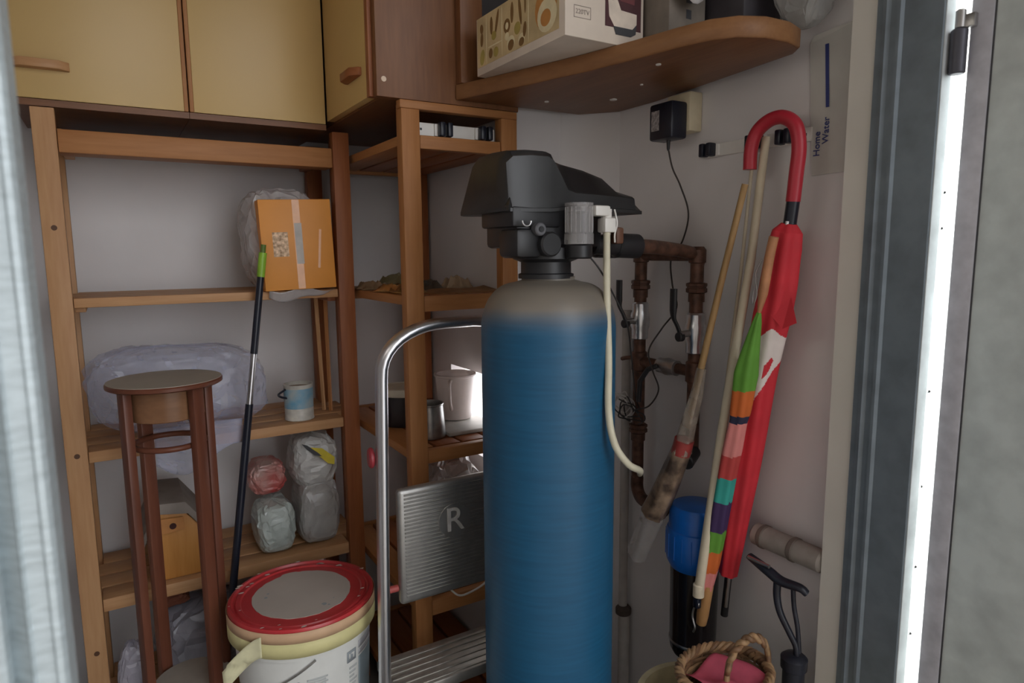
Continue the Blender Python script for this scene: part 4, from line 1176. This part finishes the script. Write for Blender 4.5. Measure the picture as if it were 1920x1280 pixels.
TYB = frame_tf(Vector((0.0, 2.02, SH4+0.0015)), (1, 0, 0), (0, 0, 1))
prism('box_body', poly_, 0, 0.205, wood('orange_ply', (0.56, 0.26, 0.07), (0.47, 0.20, 0.045), 'z', 0.45), yb, 0.002, TYB)
GP = mat('grey_kraft', (0.26, 0.22, 0.19), 0.75, var=0.15, scale=18, bump=0.3)
prism('paper_cover', [(0.020, 0.10), (0.020, 0.128), (0.055, 0.205), (0.118, 0.200), (0.185, 0.105), (0.192, 0.09), (0.180, 0.085), (0.122, 0.168), (0.060, 0.178), (0.030, 0.125)], 0.002, 0.217, GP, yb, 0.0015, TYB)
prism('orange_patch', [(0.055, 0.126), (0.112, 0.130), (0.112, 0.162), (0.058, 0.166)], 0.2175, 0.2185, mat('orange_patch', (0.48, 0.20, 0.05), 0.5), yb, tf=TYB)
cyl('finger_hole', (0.086, 1.8012, SH4+0.145), (0.086, 1.7998, SH4+0.145), 0.008, mat('hole_dark', (0.05, 0.012, 0.008), 0.8), yb, 14)
# floor level
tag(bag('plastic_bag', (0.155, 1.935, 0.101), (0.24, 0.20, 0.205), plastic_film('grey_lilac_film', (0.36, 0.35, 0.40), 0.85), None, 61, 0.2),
    'large grey crumpled bag on the lowest shelf behind the stand legs', 'bag')
tag(bag('plastic_bag', (-0.024, 1.862, 0.101), (0.075, 0.08, 0.165), plastic_film('pale_lilac_film', (0.58, 0.56, 0.64), 0.85), None, 67, 0.2, pinch=0.4),
    'small pale lilac bag on the lowest shelf next to the left post', 'bag')
tag(bag('rag', (0.075, 1.935, 0.306), (0.09, 0.08, 0.045), mat('rust_rag', (0.20, 0.065, 0.035), 0.8), None, 71, 0.3),
    'small rust-coloured rag on top of the grey bag', 'rag')

# ================================================================== THINGS ON THE CORNER UNIT
Z2, Z3, Z4 = 1.149, 0.777, 0.393
rnd = random.Random(9)
PKM = [mat('gold_foil', (0.36, 0.22, 0.09), 0.25, 0.6, var=0.4, scale=40, bump=0.5), mat('brown_paper', (0.24, 0.15, 0.08), 0.7, var=0.3, scale=20), mat('dark_packet', (0.06, 0.045, 0.03), 0.5, var=0.3),
       mat('tan_paper', (0.33, 0.23, 0.14), 0.7, var=0.2), mat('olive_packet', (0.15, 0.12, 0.055), 0.6, var=0.3)]
for k, (x, y, w_, d_, h, mi, a, lb) in enumerate(((0.632, 1.60, 0.085, 0.16, 0.040, 0, 0.2, 'shiny gold foil packet on the corner unit by the front post'),
                                                  (0.615, 1.78, 0.07, 0.10, 0.040, 1, -0.1, 'brown paper packet behind the gold foil packet'),
                                                  (0.692, 1.80, 0.07, 0.10, 0.075, 4, 0.5, 'olive green packet in the middle of the corner shelf'),
                                                  (0.735, 1.64, 0.07, 0.09, 0.046, 2, -0.4, 'dark brown packet lying between the olive and tan ones'),
                                                  (0.822, 1.66, 0.065, 0.10, 0.060, 3, 0.2, 'crumpled tan paper packet closest to the tank head'))):
    ca_, sa_ = math.cos(a), math.sin(a)
    def fn(u, v_, k=k, x=x, y=y, w_=w_, d_=d_, h=h, ca_=ca_, sa_=sa_):
        uu, vv_ = (u-0.5)*w_, (v_-0.5)*d_
        e = min(1, 5*min(u, 1-u))*min(1, 5*min(v_, 1-v_))
        rg = 1-abs(noise.noise(Vector((u*4+k*7, v_*4, k))))*2.2
        z = 0.6*h*max(0.03, e*(0.5+0.35*rg+0.3*noise.noise(Vector((u*2, v_*2+k, k)))))
        j_ = 0.012*noise.noise(Vector((u*3+k, v_*3, 2)))
        return (x+uu*ca_-vv_*sa_+j_, y+uu*sa_+vv_*ca_+j_, Z2+0.0015+z)
    o = sheet('food_packet', fn, 16, 16, PKM[mi], None, 0.0008, 25)
    tag(o, lb, 'packet', 'packets on the corner shelf')
sheet_t = tag(sheet('paper_sheet', lambda u, v: (0.665+0.19*u, 1.462+0.10*v, Z2+0.0015+0.004*math.sin(6*u)*v+0.012*v*u), 14, 8, mat('rusty_paper', (0.30, 0.15, 0.06), 0.7, var=0.3), None, 0.0012),
              'flat brown paper at the front edge of the corner shelf', 'paper')

can = thing('paint_can', 'dark paint can with a cream lid on the corner unit', 'can', (0.688, 1.69, Z3))
lathe('can', [(0.057, 0), (0.058, 0.002), (0.058, 0.086), (0.060, 0.088)], (0.670, 1.705, Z3+0.0008), mat('can_dark', (0.030, 0.026, 0.028), 0.4, var=0.4, scale=12), can, 44)
lathe('lid', [(0.0605, 0.083), (0.063, 0.085), (0.063, 0.100), (0.061, 0.104), (0.052, 0.106), (0.05, 0.103)], (0.670, 1.705, Z3+0.0008), mat('cream_lid', (0.62, 0.57, 0.46), 0.45, var=0.06), can, 44)
box('white_label', (0.6085, 0.6125), (1.67, 1.70), (Z3+0.01, Z3+0.075), WHITE, can)
ml = thing('metal_pot', 'dented tin measuring pot in front of the cream-lidded can', 'pot', (0.672, 1.535, Z3))
lathe('pot', [(0.036, 0), (0.042, 0.002), (0.0425, 0.006), (0.0365, 0.084), (0.0385, 0.086), (0.0385, 0.089), (0.035, 0.089), (0.034, 0.08), (0.034, 0.01)], (0.674, 1.535, Z3+0.0008), mat('tin_metal', (0.34, 0.33, 0.32), 0.35, 0.9, var=0.35, scale=25, bump=0.2), ml, 44)
sweep('handle', smooth_path([(0.640, 1.532, Z3+0.070), (0.618, 1.525, Z3+0.062), (0.616, 1.522, Z3+0.035), (0.636, 1.527, Z3+0.022)], 6), 0.0032, MATS['tin_metal'], ml, 10)
pj = thing('plastic_jug', 'white translucent measuring jug on the corner unit, lit from behind', 'jug', (0.80, 1.62, Z3))
JUG = mat('jug_plastic', (0.80, 0.70, 0.66), 0.4, var=0.05, trans=0.25)
JX, JY = 0.802, 1.640
lathe('jug', [(0.040, 0), (0.044, 0.002), (0.0545, 0.118), (0.059, 0.121), (0.059, 0.126), (0.0525, 0.126), (0.042, 0.008), (0.0, 0.006)], (JX, JY, Z3+0.012), JUG, pj, 48)
sweep('handle', smooth_path([(JX-0.032, JY-0.040, Z3+0.125), (JX-0.045, JY-0.058, Z3+0.122), (JX-0.044, JY-0.056, Z3+0.075), (JX-0.030, JY-0.036, Z3+0.045)], 6), 0.0045, JUG, pj, 10)
tag(box('tray', (0.715, 0.868), (1.500, 1.76), (Z3+0.0008, Z3+0.011), mat('pale_tray', (0.50, 0.49, 0.46), 0.4), None, bev=0.003), 'flat grey tray under the white jug', 'tray')
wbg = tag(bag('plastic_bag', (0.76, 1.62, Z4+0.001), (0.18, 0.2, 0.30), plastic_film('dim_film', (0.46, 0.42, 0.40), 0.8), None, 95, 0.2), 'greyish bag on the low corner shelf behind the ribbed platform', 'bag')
tag(sweep('white_cable', smooth_path([(0.66, 1.408, Z4+0.03), (0.685, 1.402, Z4+0.006), (0.72, 1.405, Z4+0.004), (0.76, 1.408, Z4+0.014), (0.80, 1.412, Z4+0.04)], 8), 0.0025, WHITE, None, 8),
    'loop of thin white cable under the ribbed ladder platform', 'cable')

# ================================================================== PAINT BUCKET
KB = Vector((0.318, 1.462, 0))
bu = thing('paint_bucket', 'white paint bucket with a red lid and peeling yellow masking tape', 'bucket', KB)
WB = mat('bucket_white', (0.74, 0.74, 0.70), 0.38, var=0.03)
ZL = 0.487
lathe('pail', [(0.125, 0.02), (0.130, 0.022), (0.147, ZL-0.075), (0.154, ZL-0.073), (0.154, ZL-0.012)], KB, WB, bu, 72)
REDL = mat('red_lid', (0.48, 0.035, 0.04), 0.32, var=0.15, scale=10)
# the paint splashes on the lid rim
lathe('lid', [(0.1565, ZL-0.022), (0.1585, ZL-0.020), (0.1585, ZL-0.004), (0.1565, ZL), (0.150, ZL+0.001), (0.147, ZL-0.004), (0.143, ZL-0.005), (0.140, ZL-0.001), (0.132, ZL-0.001), (0.129, ZL-0.004), (0.0, ZL-0.004)], KB, REDL, bu, 80)
GREYD = mat('dry_paint', (0.47, 0.42, 0.37), 0.55, var=0.05, scale=12)
v = []
for k in range(90):
    a = 2*PI*k/90
    r = 0.107+0.0025*noise.noise(Vector((math.cos(a)*6, math.sin(a)*6, 1)))+(0.006 if 20 < k < 26 else 0)
    v.append((KB.x+r*math.cos(a), KB.y+r*math.sin(a), ZL-0.0028))
pydata('dry_paint', v+[(p[0], p[1], ZL-0.0042) for p in v], [tuple(range(90))]+[(k, (k+1) % 90, 90+(k+1) % 90, 90+k) for k in range(90)], GREYD, bu)
rnd = random.Random(21)
for k in range(26):
    a = rnd.uniform(0, 2*PI)
    r = rnd.choice((0.1365, 0.136, 0.1535, 0.135))
    s = rnd.uniform(0.0012, 0.004)
    ps_ = [(KB.x+r*math.cos(a)+s*(1+0.6*rnd.random())*math.cos(b_)*1.6, KB.y+r*math.sin(a)+s*math.sin(b_), ZL+(0.0005 if r < 0.14 else 0.002)) for b_ in [2*PI*j/8 for j in range(8)]]
    pydata('paint_drip', ps_, [tuple(range(8))], mat('drip_white', (0.72, 0.62, 0.56), 0.5), bu)
for x, y, s in ((0.03, -0.075, 0.006), (0.038, -0.083, 0.003), (-0.075, 0.02, 0.004), (-0.068, 0.035, 0.003), (0.055, -0.060, 0.002)):
    pydata('smudge', [(KB.x+x+s*math.cos(2*PI*j/9)*rnd.uniform(0.7, 1.2), KB.y+y+s*math.sin(2*PI*j/9), ZL-0.0026) for j in range(9)], [tuple(range(9))], PRINT, bu)
def bucket_pt(a, z, off=0.0):
    """point on the pail wall at angle a (0 = towards the viewer, + = to the right)"""
    base = math.atan2(-KB.y, -KB.x)
    z = max(0.02, z)
    r = (0.1545 if z > ZL-0.073 else 0.130+0.017*(z-0.022)/(ZL-0.097))+off
    return (KB.x+r*math.cos(base+a), KB.y+r*math.sin(base+a), z)
def wrap(nm, a0, a1, z0, z1, m, off=0.0008, n=24, nv=2):
    return sheet(nm, lambda u, v_: bucket_pt(a0+(a1-a0)*u, z0+(z1-z0)*v_, off), n, nv, m, bu, 0.0005)
TAPE1 = mat('masking_tape', (0.68, 0.62, 0.30), 0.6, var=0.05)
TAPE2 = mat('tape_over_red', (0.62, 0.40, 0.24), 0.6, var=0.06)
wrap('masking_tape', -PI*0.95, PI*0.95, ZL-0.062, ZL-0.030, TAPE1, 0.0062, 80)
wrap('tape_over_lid', -PI*0.95, PI*0.95, ZL-0.030, ZL-0.006, TAPE2, 0.0062, 80)
sheet('tape_end', lambda u, v_: tuple(Vector(bucket_pt(-0.55-0.42*u, ZL-0.014-0.045*v_-0.02*u-0.055*u*u*(1.0), 0.0075+0.045*u*u))), 14, 6, mat('tape_tail', (0.70, 0.66, 0.42), 0.6), bu, 0.0005)
sweep('bail_wire', [bucket_pt(-1.15+1.28*t, ZL-0.165+0.085*t**1.6, 0.004) for t in [k/20 for k in range(21)]], 0.0022, DSTEEL, bu, 8)
sweep('mark_ring', [bucket_pt(-0.12+0.034*math.cos(2*PI*k/20), ZL-0.133+0.0062*math.sin(2*PI*k/20), 0.0018) for k in range(21)], 0.0014, DPRINT, bu, 6, caps=False)
for k in range(5):
    wrap('text_block', 0.0, 0.30-0.03*(k % 2), ZL-0.127-k*0.0055, ZL-0.1235-k*0.0055, mat('grey_text', (0.52, 0.54, 0.53), 0.6), 0.0008, 10)
wrap('dark_square', 0.62, 0.80, ZL-0.122, ZL-0.096, PRINT, 0.0010, 8)
for (a0, a1, z0, z1) in ((0.655, 0.675, -0.114, -0.102), (0.70, 0.76, -0.1055, -0.102), (0.735, 0.755, -0.115, -0.105)):
    wrap('symbol_mark', a0, a1, ZL+z0, ZL+z1, WB, 0.0018, 4)
wrap('grey_panel', 0.87, 1.6, ZL-0.30, ZL-0.125, mat('panel_bluegrey', (0.22, 0.27, 0.29), 0.5, var=0.1), 0.0010, 16)
wrap('grey_stripe', 0.87, 1.6, ZL-0.105, ZL-0.088, mat('panel_lightgrey', (0.40, 0.40, 0.42), 0.5), 0.0010, 16)
wrap('grey_stripe', 0.87, 1.6, ZL-0.121, ZL-0.110, MATS['panel_lightgrey'], 0.0010, 16)
for k in range(6):
    wrap('text_block', 0.66, 0.82-0.03*(k % 3), ZL-0.140-k*0.010, ZL-0.135-k*0.010, MATS['grey_text'], 0.0008, 5)
